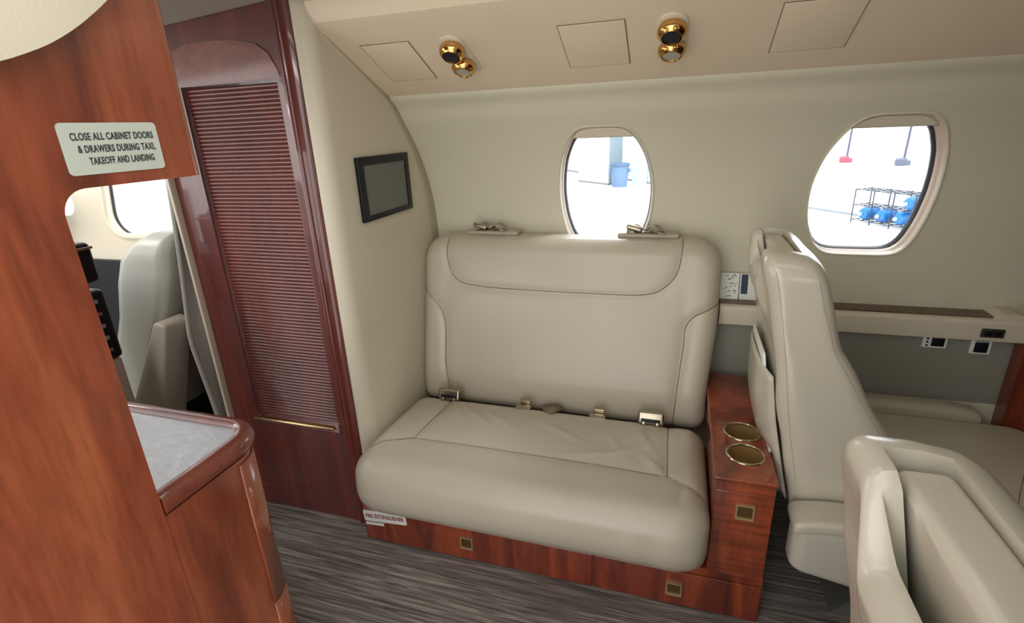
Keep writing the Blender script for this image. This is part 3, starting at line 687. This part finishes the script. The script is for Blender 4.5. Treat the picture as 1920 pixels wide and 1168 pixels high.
# ================================================================ CABIN SEATS
REAR = [(0.10, 0.36), (0.256, 0.332), (0.411, 0.295), (0.564, 0.261), (0.747, 0.231), (0.872, 0.206), (0.98, 0.180)]
FRNT = [(0.10, 0.60), (0.256, 0.585), (0.40, 0.555), (0.549, 0.493), (0.625, 0.444), (0.699, 0.401), (0.753, 0.367), (0.784, 0.357), (0.832, 0.343), (0.926, 0.316), (0.98, 0.296)]
def interp(T, z):
    if z <= T[0][0]: return T[0][1]
    for (z0, x0), (z1, x1) in zip(T, T[1:]):
        if z <= z1: return x0+(x1-x0)*(z-z0)/(z1-z0)
    return T[-1][1]
def make_seat(yc, inb, label, seat_no):
    """yc centre of the backrest, inb = -1/+1 side of the aisle"""
    rt = thing('cabin_seat', label, 'seat', (0.45 if seat_no == 1 else 0.425, yc, 0), 'ivory leather cabin seats')
    zt, zb = 0.963, 0.22; hz = (zt-zb)/2; zc = (zt+zb)/2; hw = 0.195
    vf = rbox2((0.060, hw, hz), 0.030, {(-1, 1): 0.055, (1, 1): 0.055}, 0, 8, (4, 44, 90)); V = vf[0]
    o_ = []
    for x, y, z in V:
        Z = zc+z; r_, f_ = interp(REAR, Z), interp(FRNT, Z); u = x/0.060
        X = (r_+f_)/2+u*(f_-r_)/2
        yy = y*(1+0.05*max(0, min(1, (0.8-Z)/0.4)))
        Z2 = Z-0.012*max(0, u)*max(0, (Z-0.9)/0.07)+0.006*(1-(y/hw)**2)*(Z > 0.93)
        dy_ = max(0, min(1, (0.100-abs(y))/0.045)); dy_ = dy_*dy_*(3-2*dy_); du_ = max(0, min(1, (0.2-u)/0.4)); dz_ = max(0, min(1, (Z-0.76)/0.15))
        Z2 -= 0.070*dy_*du_*dz_
        X += 0.0025*math.sin(Z*31+y*9)*math.sin(y*21+Z*8)
        yy += 0.002*math.sin(Z*23+X*31)
        o_.append((X-0.45, yy, Z2))
    me = mesh(o_, vf[1])
    bk = bpy.data.objects.new('backrest', me); me.materials.append(LEATHER2); COL.objects.link(bk)
    # slot for the sliding headrest and the scooped rear edge
    def slotbox(x0, x1, y0, y1, z0, z1):
        return box(x0-0.45, x1-0.45, y0, y1, z0, z1)
    def lean(vf): return [(p[0]+(0.95-p[2])*0.22, p[1], p[2]) for p in vf[0]], vf[1]
    sl = lean(slotbox(0.217, 0.270, -0.134, 0.134, 0.60, 1.1)); sl2 = lean(slotbox(0.202, 0.230, -0.086, 0.086, 0.70, 1.1))
    boolean(bk, [sl, sl2]); bevel(bk, 0.0045, 3, 55)
    bk.location = (0, 0, 0); bk.parent = rt
    # sliding headrest slab
    hv = rbox((0, 0, 0), (0.0240, 0.129, 0.16), 0.012, 5, (2, 10, 10)); hh = []
    for x, y, z in hv[0]:
        Z = 0.792+z; hh.append((0.2445-0.45+x+(0.95-Z)*0.22, y, Z+0.004*(1-(y/0.139)**2)*(z > 0.1)+0.03*0))
    hr = bpy.data.objects.new('headrest', mesh(hh, hv[1])); hr.data.materials.append(LEATHER2); COL.objects.link(hr); hr.parent = rt
    for p in hr.data.polygons: p.use_smooth = True
    def P(name, vf_, m, par=rt, sm=True):
        o2 = bpy.data.objects.new(name, mesh(*vf_)); o2.data.materials.append(m); COL.objects.link(o2); o2.parent = par
        for p in o2.data.polygons: p.use_smooth = True
        o2.data.set_sharp_from_angle(angle=math.radians(40)); return o2
    bvf = ([tuple(v.co) for v in bk.data.vertices], [tuple(p.vertices) for p in bk.data.polygons])
    # side seams
    for s in (inb,):
        front = [(interp(FRNT, z)-0.45-0.020-(0.004 if z > 0.8 else 0.0), s*0.10, z) for z in (0.93, 0.9, 0.85, 0.80, 0.77, 0.74, 0.70, 0.62, 0.56)]
        rear = [(interp(REAR, z)-0.45+0.020, s*0.10, z) for z in (0.93, 0.88, 0.80, 0.70, 0.60, 0.5, 0.42)]
        P('side_seam', join(seam_on(bvf, front, (0, -s, 0), 0.0014), seam_on(bvf, rear, (0, -s, 0), 0.0012)), mat('light_seam', srgb(168, 160, 142), 0.6), bk)
    # seat pan
    pc = yc+(-inb)*0.055 if seat_no == 1 else yc
    pv = rbox2((0.275, 0.235, 0.075), 0.045, {(1, 1): 0.08, (1, -1): 0.08}, 2, 7, (24, 20, 3)); pq = pv[0]
    pq = [(x+0.285, y+pc-yc, z+0.305+(0.010*(1-(x/0.275)**2)*(1-(y/0.235)**2) if z > 0 else 0)) for x, y, z in pq]
    pan = P('seat_cushion', (pq, pv[1]), LEATHER)
    ln = [[(0.33, (pc-yc)-inb*0.0+inb*0.20, 0.4), (0.36, inb*0.14+(pc-yc), 0.4), (0.44, -inb*0.0+(pc-yc), 0.4), (0.53, -inb*0.15+(pc-yc), 0.4)]]
    P('cushion_seam', join(*[seam_on((pq, pv[1]), l, (0, 0, -1), 0.0014) for l in ln]), SEAM, pan)
    # inboard stowed armrest with padded cap
    yi = inb*0.255
    av = rbox((0, 0, 0), (0.20, 0.042, 0.084), 0.03, 6, (10, 2, 4)); aq = []
    for x, y, z in av[0]:
        if z < 0: z += 0.030*max(0, -(x+0.05)/0.15)*(-z/0.084)
        aq.append((x+0.055, y+yi, z+0.280))
    P('armrest_box', (aq, av[1]), mat('armrest_shell', srgb(190, 186, 172), 0.3))
    cv = rbox((0, 0, 0), (0.205, 0.046, 0.017), 0.013, 5, (14, 2, 1)); cq = [(x+0.055, y+yi-inb*0.001, z+0.363+0.006*(1-(x/0.205)**2)-0.012*max(0, -(x+0.10)/0.1)**2) for x, y, z in cv[0]]
    P('armrest_pad', (cq, cv[1]), LEATHER2)
    # outboard armrest
    yo = pc-yc-inb*0.252
    ov_ = rbox((0, 0, 0), (0.185, 0.034, 0.035), 0.022, 6, (12, 2, 2)); oq = [(x+0.265, y+yo, z+0.378-0.015*max(0, (x-0.06)/0.12)**2) for x, y, z in ov_[0]]
    P('outboard_armrest', (oq, ov_[1]), LEATHER)
    # lower shroud, pedestal
    sv = rbox((0, 0, 0), (0.235, 0.205, 0.075), 0.035, 5, (6, 4, 2)); sq = [(x+0.165+0.05*(-z), y, z+0.235) for x, y, z in sv[0]]
    P('seat_shroud', (sq, sv[1]), mat('shroud', srgb(182, 176, 160), 0.4))
    pd = [(-0.16, 0.0), (0.30, 0.0), (0.24, 0.18), (-0.0, 0.18)]
    P('pedestal', prism([(x+0.16, z) for x, z in pd], -0.17, 0.17, 'y'), mat('pedestal_grey', srgb(96, 98, 92), 0.5))
    # rear literature pocket
    V = []; Fc = []; nr, nc = 16, 14
    for i in range(nr+1):
        z = 0.345+0.335*i/nr; t = i/nr
        for j in range(nc+1):
            y = -0.165+0.33*j/nc; e = 1-abs(2*j/nc-1)**3
            off_ = 0.004+(0.012+0.030*math.sin(min(1, t*0.8+0.1)*PI))*e
            V.append((max(interp(REAR, z)-off_, 0.272 if z < 0.45 else 0)-0.45, y, z-0.01*(1-e)))
    Fc = [(i*(nc+1)+j, i*(nc+1)+j+1, (i+1)*(nc+1)+j+1, (i+1)*(nc+1)+j) for i in range(nr) for j in range(nc)]
    pk = P('rear_pocket', (V, Fc), LEATHER2); md = pk.modifiers.new('s', 'SOLIDIFY'); md.thickness = 0.004; md.offset = 0
    # recline release
    P('recline_ring', lathe([(0.014, -0.003), (0.020, -0.003), (0.020, 0.003), (0.014, 0.003)], (-0.112, inb*0.212, 0.268), 20, 'y'), NICKEL, bk)
    return rt
s1 = make_seat(1.385, -1, 'ivory leather seat beside cup holder console, under the second window', 1)
s2 = make_seat(0.340, 1, 'nearest ivory leather seat back in lower right corner of view', 2)
mg = part('magazine', [[(x-(z-0.57)*0.16, y, z) for x, y, z in rbox((0.243, 1.365, 0.57), (0.003, 0.10, 0.14), 0.001, 1)[0]], rbox((0.243, 1.365, 0.57), (0.003, 0.10, 0.14), 0.001, 1)[1]], WHITE)
tag(mg, 'white folded magazine tucked in the pocket behind the seat', 'magazine')

# ================================================================ OVERHEAD FITTINGS
uB = Vector((1, 0, 0)); vB = Vector((0, 0.30, -0.1405)).normalized(); nB = uB.cross(vB).normalized()
if nB.z > 0: nB = -nB
def on_bin(x, y):
    z = 1.4925+(y-1.24)*(1.352-1.4925)/0.30-0.0012; return Vector((x, y, z))
def binM(x, y): return frame(on_bin(x, y), uB, vB, nB)
def read_light(x, lab, tilt):
    r = thing('reading_light', lab, 'reading light', on_bin(x, 1.37), 'brass reading lights and air vents in the overhead panel')
    Mb = binM(x, 1.37) @ Matrix.Rotation(tilt, 4, 'Z')
    st = [(0.033*math.cos(t)+0, 0.050+0.033*math.sin(t)) for t in [k/16*PI for k in range(17)]]+[(0.033*math.cos(t), -0.050+0.033*math.sin(t)) for t in [PI+k/16*PI for k in range(17)]]
    p_ = part('plate', xf(prism(st, -0.001, 0.005, 'z'), Mb), CREAMP, r); bevel(p_, 0.002, 2)
    inn = [(a*0.84, b*0.93) for a, b in st]
    part('recess', xf(prism(inn, 0.0045, 0.0058, 'z'), Mb), CREAMP, r)
    for k, (dy, nm) in enumerate(((-0.042, 'air_vent'), (0.026, 'lamp_head'))):
        Mk = Mb @ Matrix.Translation((0, dy, 0.004)) @ Matrix.Rotation(0.12 if k == 0 else -0.02, 4, 'X') @ Matrix.Scale(1.12, 4)
        ball = [(0.0, 0.0)]+[(0.029*math.sin(t), 0.014-0.020*math.cos(t)) for t in [i_/10*PI*0.72+0.12 for i_ in range(11)]]+[(0.0195, 0.0285), (0.018, 0.0225)]
        b2 = part(nm, xf(lathe(ball[1:], (0, 0, 0), 32), Mk), BRASS, r)
        part('nozzle', xf(lathe([(0.0182, 0.0255), (0.006, 0.0265)], (0, 0, 0), 24), Mk), BLACKM if k == 0 else mat('lamp_lens', srgb(170, 165, 150), 0.15), b2)
    return r
read_light(-0.560, 'brass swivel reading light and vent near the partition', -0.05)
read_light(-0.037, 'brass swivel reading light and vent between overhead access doors', 0.0)
def access(x0, x1, y0, y1, lab):
    Mb = binM((x0+x1)/2, (y0+y1)/2); L = (y1-y0)/2/vB.y; wv = (x1-x0)/2
    o = part('oxygen_mask_door', xf(rbox((0, 0, 0.0003), (wv, L, 0.0014), 0.0006, 2), Mb), BINM)
    tag(o, lab, 'panel', 'flush access doors in the overhead panel')
    return o
gro = mat('groove_shadow_gap', srgb(120, 104, 88), 0.7)
for x0, x1, lab in ((-0.808, -0.672, 'flush overhead access door left of first brass light'), (-0.289, -0.139, 'flush overhead access door above first window'), (0.180, 0.332, 'flush overhead access door nearest the upper right corner')):
    o = access(x0, x1, 1.303, 1.458, lab)
    Mb = binM((x0+x1)/2, 1.3805); wv = (x1-x0)/2+0.0012; L = 0.0775/vB.y+0.0012
    g_ = part('door_gap', xf(tube([(-wv, -L, 0), (wv, -L, 0), (wv, L, 0), (-wv, L, 0)], 0.0011, 4, True), Mb @ Matrix.Translation((0, 0, 0.0001))), gro, None)
    g_.parent = o; g_.location = g_.location-o.location

# ================================================================ ITEMS ALONG THE SIDE WALL
cdn = thing('safety_cards', 'small white printed cards standing on the ledge behind the sofa', 'card', (0.2, 1.765, 0.685))
def card(x0, x1, m, nm, z0=0.6850, z1=0.768, y0=1.755, y1=1.774):
    V = [(x0, y0, z0), (x1, y0, z0), (x1, y1, z1), (x0, y1, z1)]; V += [(a, b+0.0022, c) for a, b, c in V]
    return part(nm, (V, box(0, 1, 0, 1, 0, 1)[1] and [(0, 1, 2, 3), (4, 7, 6, 5), (0, 4, 5, 1), (1, 5, 6, 2), (2, 6, 7, 3), (3, 7, 4, 0)]), m, cdn, smooth=False)
c1_ = card(0.150, 0.206, WHITE, 'white_card'); c2_ = card(0.209, 0.262, WHITE, 'blue_striped_card')
def mark(x0, x1, t0, t1, m, par, nm):
    f = lambda x, t: (x, 1.755+0.019*t-0.0006, 0.6850+0.083*t)
    V = [f(x0, t0), f(x1, t0), f(x1, t1), f(x0, t1)]; V += [(a, b+0.0005, c) for a, b, c in V]
    return V, [(0, 1, 2, 3), (4, 7, 6, 5), (0, 4, 5, 1), (1, 5, 6, 2), (2, 6, 7, 3), (3, 7, 4, 0)]
mk = []
for i in range(26):
    t_ = 0.08+0.84*rng.random(); x_ = 0.156+0.040*rng.random(); mk.append(mark(x_, x_+0.003+0.008*rng.random(), t_, t_+0.012+0.02*rng.random(), INK, None, ''))
part('print_marks', join(*mk), INK, c1_, smooth=False)
part('navy_stripe', join(mark(0.213, 0.233, 0.22, 0.97, NAVY, None, '')), NAVY, c2_, smooth=False)
def plate(name, lab, cat, x0, x1, z0, z1, y, m):
    r = thing(name, lab, cat, ((x0+x1)/2, y, z0)); f_ = part('faceplate', rbox(((x0+x1)/2, y, (z0+z1)/2), ((x1-x0)/2, 0.003, (z1-z0)/2), 0.002, 2), m, r); return r, f_
r, f_ = plate('control_plate', 'small white plate with black square and three dots on grey panel', 'switch', 0.728, 0.790, 0.572, 0.611, 1.7325, WHITE)
part('socket', rbox((0.766, 1.7285, 0.5915), (0.016, 0.002, 0.013), 0.001, 1), BLACK, r)
for k in range(3): part('jack', lathe([(0.0, 0.0005), (0.003, 0.0005), (0.003, -0.002), (0.0, -0.002)], (0.739, 1.729, 0.580+0.011*k), 12, 'y'), BLACK, r)
r, f_ = plate('power_socket', 'white framed black socket nearest the right wooden panel', 'socket', 0.848, 0.898, 0.562, 0.611, 1.7325, WHITE)
part('socket', rbox((0.873, 1.7285, 0.584), (0.016, 0.002, 0.016), 0.001, 1), BLACK, r); part('slot', rbox((0.873, 1.728, 0.6055), (0.016, 0.0015, 0.002), 0.001, 1), BLACK, r)
r, f_ = plate('seat_control_switch', 'black rectangular control panel set in the cream side ledge', 'switch panel', 0.848, 0.902, 0.628, 0.654, 1.6985, mat('dark_taupe', srgb(46, 42, 38), 0.4))
for k in range(2): part('button', rbox((0.864+0.022*k, 1.6950, 0.641), (0.008, 0.0015, 0.007), 0.001, 1), BLACK, r)
wt = part('cabinet_side', prism([(1.682, 0.0), (1.682, 0.607), (1.732, 0.607), (1.732, 0.45), (1.732, 0.0)], 0.950, 1.35, 'x'), BASW)
wt.name = 'side_cabinet'; tag(wt, 'dark red wood cabinet edge at the far right under the ledge', 'cabinet')

# ================================================================ COCKPIT SEEN THROUGH THE NICHE
cw = finish('wall_cockpit', mesh(*box(-3.1, -1.425, 1.50, 1.56, 0, 1.5)), CREAMP); struct(cw)
wo = rpoly([(-2.20, 0.90), (-1.62, 0.90), (-1.62, 1.32), (-2.12, 1.32)], 0.08, 8)
wo2 = rpoly([(-2.95, 0.98), (-2.36, 0.98), (-2.36, 1.32), (-2.9, 1.32)], 0.05, 8)
lo = cw.location
boolean(cw, [prism(q_, 1.3, 1.8, 'y') for q_ in (wo, wo2)])
root = bpy.data.objects.new('window_3', None); COL.objects.link(root); root.location = (-1.9, 1.5, 0.9); struct(root)
part('window_frame', join(tube([(x, 1.498, z) for x, z in wo], 0.014, 10, True)), CREAMP, root)
part('gasket', tube([(x, 1.53, z) for x, z in wo], 0.006, 8, True), GASK, root)
part('pane', ([(x, 1.535, z) for x, z in wo], [tuple(range(len(wo)))]), GLASS, root)
struct(part('wall_forward', box(-3.14, -3.1, -0.3, 1.56, 0, 0.95), GREYP))
struct(part('baseboard_cockpit', box(-3.05, -1.46, 1.478, 1.499, 0, 0.80), BLACKM))
area('cockpit_fill_lamp', (-2.1, 0.95, 1.36), (-2.0, 1.1, 0), 0.3, 0.3, 3.0, (1.0, 0.97, 0.92))  # unseen fill light added to brighten the cockpit seat
# copilot seat
cs = thing('pilot_seat', 'pale grey leather cockpit seat seen through the galley niche', 'seat', (-1.7, 1.33, 0))
CR = [(0.20, -1.80), (0.57, -1.66), (0.71, -1.575), (0.85, -1.51), (1.0, -1.475)]; CF = [(0.20, -2.0), (0.57, -1.845), (0.70, -1.775), (0.82, -1.735), (0.90, -1.69), (0.96, -1.615), (1.0, -1.58)]
vf = rbox2((0.08, 0.17, 0.39), 0.03, {(-1, 1): 0.07, (1, 1): 0.07}, 0, 6, (4, 10, 40)); V = vf[0]
VV = []
for x, y, z in V:
    Z = 0.595+z; a, b = interp(CR, Z), interp(CF, Z); VV.append(((a+b)/2+x/0.08*(a-b)/2, 1.315+y, Z))
bk_ = part('backrest', (VV, vf[1]), mat('cockpit_leather', srgb(196, 196, 186), 0.35, bump=0.2, bscale=120), cs)
pf = [(interp(CF, z)+0.008, 1.20, z) for z in (0.5, 0.6, 0.7, 0.8, 0.88, 0.94, 0.965)]
part('piping', seam_on((VV, vf[1]), pf, (0, 1, 0), 0.003, 0.0), mat('white_piping', srgb(225, 225, 215), 0.5), bk_)
part('seat_cushion', rbox((-2.02, 1.315, 0.37), (0.24, 0.165, 0.07), 0.04, 5, (4, 4, 2)), mat('cockpit_leather_2', srgb(200, 198, 186), 0.35), cs)
ar = rpoly([(-1.545, 0.730), (-1.498, 0.722), (-1.66, 0.30), (-1.83, 0.30)], [0.015, 0.01, 0.02, 0.02], 6)
aro = part('folded_armrest', prism([(x+0.03, z) for x, z in ar], 1.075, 1.175, 'y'), mat('armrest_fabric', srgb(176, 170, 154), 0.5), cs); bevel(aro, 0.012, 3, 50)
part('pivot', lathe([(0.0, 0.0), (0.022, 0.0), (0.022, -0.010), (0.012, -0.016), (0.0, -0.016)], (-1.735, 1.075, 0.445), 20, 'y'), BLACK, cs)
part('seat_base', box(-2.1, -1.70, 1.17, 1.50-0.03, 0.0, 0.30), BLACKM, cs)
# curtain by the cockpit doorway
V = []; Fc = []; nz, nu = 30, 48
for i in range(nz+1):
    z = 0.02+1.53*i/nz
    for j in range(nu+1):
        t = j/nu; yl = interp([(0, 1.15), (0.39, 1.144), (0.66, 1.118), (0.92, 1.158), (1.14, 1.187), (1.5, 1.20)], z); y = yl+(1.245-yl)*t; x = -1.455+0.014*math.sin(t*13+0.8*math.sin(z*2))
        V.append((x, y, z))
Fc = [(i*(nu+1)+j, i*(nu+1)+j+1, (i+1)*(nu+1)+j+1, (i+1)*(nu+1)+j) for i in range(nz) for j in range(nu)]
cu_ = part('cockpit_curtain', (V, Fc), mat('curtain_cloth', srgb(178, 176, 168), 0.8), ang=180); md = cu_.modifiers.new('s', 'SOLIDIFY'); md.thickness = 0.003
tag(cu_, 'pale grey gathered curtain hanging at the closet edge by cockpit', 'curtain')
jb = part('doorway_trim', rbox((-1.4255, 1.184, 0.775), (0.005, 0.012, 0.775), 0.004, 3), CREAMP); jb.name = 'trim_5'; struct(jb)
# instruments
pd = thing('instrument_pedestal', 'dark cockpit pedestal with rows of switches behind the galley edge', 'instrument panel', (-1.72, 0.9, 0))
part('pedestal_body', join(rbox((-1.72, 0.895, 0.765), (0.185, 0.09, 0.105), 0.015, 3)), BLACK, pd)
part('pedestal_foot', rbox((-1.72, 0.895, 0.33), (0.178, 0.085, 0.33), 0.01, 3), mat('pedestal_cream', srgb(170, 162, 146), 0.5), pd)
SWG = mat('switch_grey', srgb(130, 136, 150), 0.4)
for r_ in range(5):
    for c_ in range(4):
        part('switch', rbox((-1.533, 0.845+0.034*c_, 0.695+0.036*r_), (0.004, 0.009, 0.006), 0.003, 1), SWG if (r_+c_) % 3 else NICKEL, pd)
lv = thing('throttle_quadrant', 'black throttle head with chrome trim standing on the pedestal', 'throttle', (-1.57, 0.93, 0.87))
part('housing', join(rbox((-1.57, 0.93, 0.950), (0.055, 0.045, 0.055), 0.014, 4), rbox((-1.59, 0.93, 0.885), (0.03, 0.03, 0.02), 0.006, 2)), BLACK, lv)
part('trim_band', rbox((-1.57, 0.93, 0.990), (0.0565, 0.0465, 0.004), 0.003, 2), NICKEL, lv)
for k in range(3): part('knob', lathe([(0, 0), (0.010, 0.0), (0.012, 0.010), (0.008, 0.016), (0, 0.016)], (-1.60+0.028*k, 0.93-0.012*k, 1.003), 12), (NICKEL, mat('red_knob', srgb(160, 50, 50), 0.4), BLACK)[k], lv)
hd = part('headset', join(deform(rbox((-2.40, 1.38, 0.98), (0.05, 0.05, 0.075), 0.045, 6), lambda x, y, z: (x, y, z))), BLACKM)
tag(hd, 'black rounded headset hanging by the front cockpit window', 'headset')
hk = part('headset_x', tube([(-2.42, 1.42, 1.04), (-2.42, 1.50, 1.08)], 0.006, 6), BLACKM); hk.name = 'headset_hook'; hk.parent = hd; hk.location = hk.location-hd.location

# ================================================================ HANGAR OUTSIDE
for hx, hy in ((-2, 14), (4, 8)): area('hangar_fill_lamp', (hx, hy, 8), (hx, hy+1, -1), 6, 6, 1500, (0.97, 0.99, 1.0))  # added lamps, out of view, whitening the hangar behind the windows
hf = part('floor_hangar', box(-60, 30, 2.3, 90, -1.1, -1.0), HFLOOR); struct(hf)
d_w = Vector((0.576, -0.8175, 0)); n_w = Vector((-0.8175, -0.576, 0))   # along the wall; toward the aircraft
def HW(s, d, z): 
    p = Vector((3.845, 13.75, 0))+d_w*s+n_w*d; return (p.x, p.y, z)
def hbox(s0, s1, d0, d1, z0, z1):
    v, f = box(s0, s1, d0, d1, z0, z1); return [HW(*p) for p in v], f
hw = part('wall_hangar', hbox(-40, 25, -0.3, 0, -1, 5), HWALL); struct(hw)
struct(part('baseboard_hangar', hbox(-40, 25, 0.0, 0.03, -1, -0.95), mat('hangar_base_grey', srgb(120, 128, 132), 0.7)))
hc = thing('storage_cabinet', 'tall white cabinet against the hangar wall outside first window', 'cabinet', HW(-10, 0.6, -1))
hc.location = (-3.2, 21.4, -1)
part('cabinet_body', prism([(-4.0, 21.75), (-2.60, 20.35), (-2.58, 20.37), (-2.24, 21.40), (-3.3, 22.6)], -0.93, 1.8, 'z'), HWALL, hc)
part('cabinet_side', prism([(-2.60, 20.34), (-2.25, 21.40), (-2.21, 21.40), (-2.56, 20.34)], -0.93, 1.8, 'z'), PALEB, hc)
part('kick_plate', prism([(-4.0, 21.74), (-2.60, 20.34), (-2.24, 21.38), (-3.3, 22.5)], -1.0, -0.93, 'z'), mat('kick_grey', srgb(120, 122, 124), 0.6), hc)
tb = thing('waste_tub', 'light blue round plastic tub on the hangar floor outside first window', 'trash can', (-2.13, 19.9, -1))
part('barrel', lathe([(0.0, 0.0), (0.27, 0.0), (0.33, 0.72), (0.33, 0.76), (0.0, 0.76)], (-2.13, 19.9, -1), 28), BLUEB, tb)
part('lid', lathe([(0.0, 0.74), (0.36, 0.74), (0.37, 0.80), (0.33, 0.84), (0.0, 0.84)], (-2.13, 19.9, -1), 28), mat('tub_lid', srgb(72, 94, 122), 0.5), tb)
for s in (-1, 1): part('handle', rbox((-2.13+s*0.36, 19.85, -0.42), (0.05, 0.06, 0.06), 0.02, 3), BLUEB, tb)
pp_ = part('panel_board', box(-1.75, -1.2, 20.75, 20.80, -1, -0.15), mat('panel_pale', srgb(160, 172, 178), 0.7)); tag(pp_, 'pale blue board leaning beside the tub against hangar wall', 'board')
# wire rack with water bottles
rk = thing('wire_rack', 'black wire shelving rack holding blue bottles outside second window', 'rack', HW(0.3, 0.6, -1))
S0, S1, D0, D1 = 0.60, 2.30, 0.30, 0.75
posts = []
for s in np.linspace(S0, S1, 5):
    for d in (D0, D1): part('post', tube([HW(s, d, -1), HW(s, d, -0.28)], 0.012, 6), WIRE, rk)
for z in (-0.93, -0.62, -0.30):
    grid_ = [tube([HW(S0, d, z), HW(S1, d, z)], 0.009, 5) for d in np.linspace(D0, D1, 4)]+[tube([HW(s, D0, z), HW(s, D1, z)], 0.009, 5) for s in np.linspace(S0, S1, 9)]
    part('shelf', join(*grid_), WIRE, rk)
def bottle(s, z, lab):
    L = [(0.0, 0.0), (0.10, 0.0), (0.13, 0.02), (0.135, 0.10), (0.125, 0.13), (0.135, 0.16), (0.135, 0.30), (0.10, 0.38), (0.035, 0.41), (0.03, 0.45), (0.0, 0.45)]
    p0 = Vector(HW(s, 0.34, z+0.137)); Mr = frame(p0, d_w, (0, 0, 1), n_w)
    t = thing('water_bottle', lab, 'water bottle', p0, 'blue water bottles on the wire rack')
    part('bottle_body', xf(lathe(L, (0, 0, 0), 20), Mr), WATER, t)
    part('cap', xf(lathe([(0.0, 0.44), (0.034, 0.44), (0.034, 0.475), (0.0, 0.475)], (0, 0, 0), 14), Mr), BOTCAP, t)
bottle(0.82, -0.92, 'blue water bottle lying at left end of the bottom shelf'); bottle(1.20, -0.92, 'blue water bottle in the middle of the bottom shelf'); bottle(1.58, -0.92, 'blue water bottle at right of the bottom shelf')
bottle(1.72, -0.61, 'blue water bottle on the middle shelf above the others')
# hanging drops on the hangar wall
def drop(x, y, ztop, zbot, m, lab):
    t = thing('hanging_cord', lab, 'cord', (x, y, zbot)); part('cord', tube([(x+0.04, y, ztop), (x, y, zbot+0.1)], 0.022, 8), LINEG, t)
    part('cord_end', join(rbox((x-0.04, y, zbot+0.04), (0.10, 0.05, 0.075), 0.04, 3), rbox((x+0.06, y, zbot+0.02), (0.05, 0.05, 0.05), 0.02, 2)), m, t)
drop(3.50, 13.60, 2.6, 0.22, mat('red_fitting', srgb(150, 70, 84), 0.6), 'grey cord with red end hanging over hangar rack')
drop(4.05, 12.0, 2.6, 0.27, mat('grey_fitting', srgb(84, 90, 104), 0.6), 'grey cord with round grey end hanging over hangar rack')
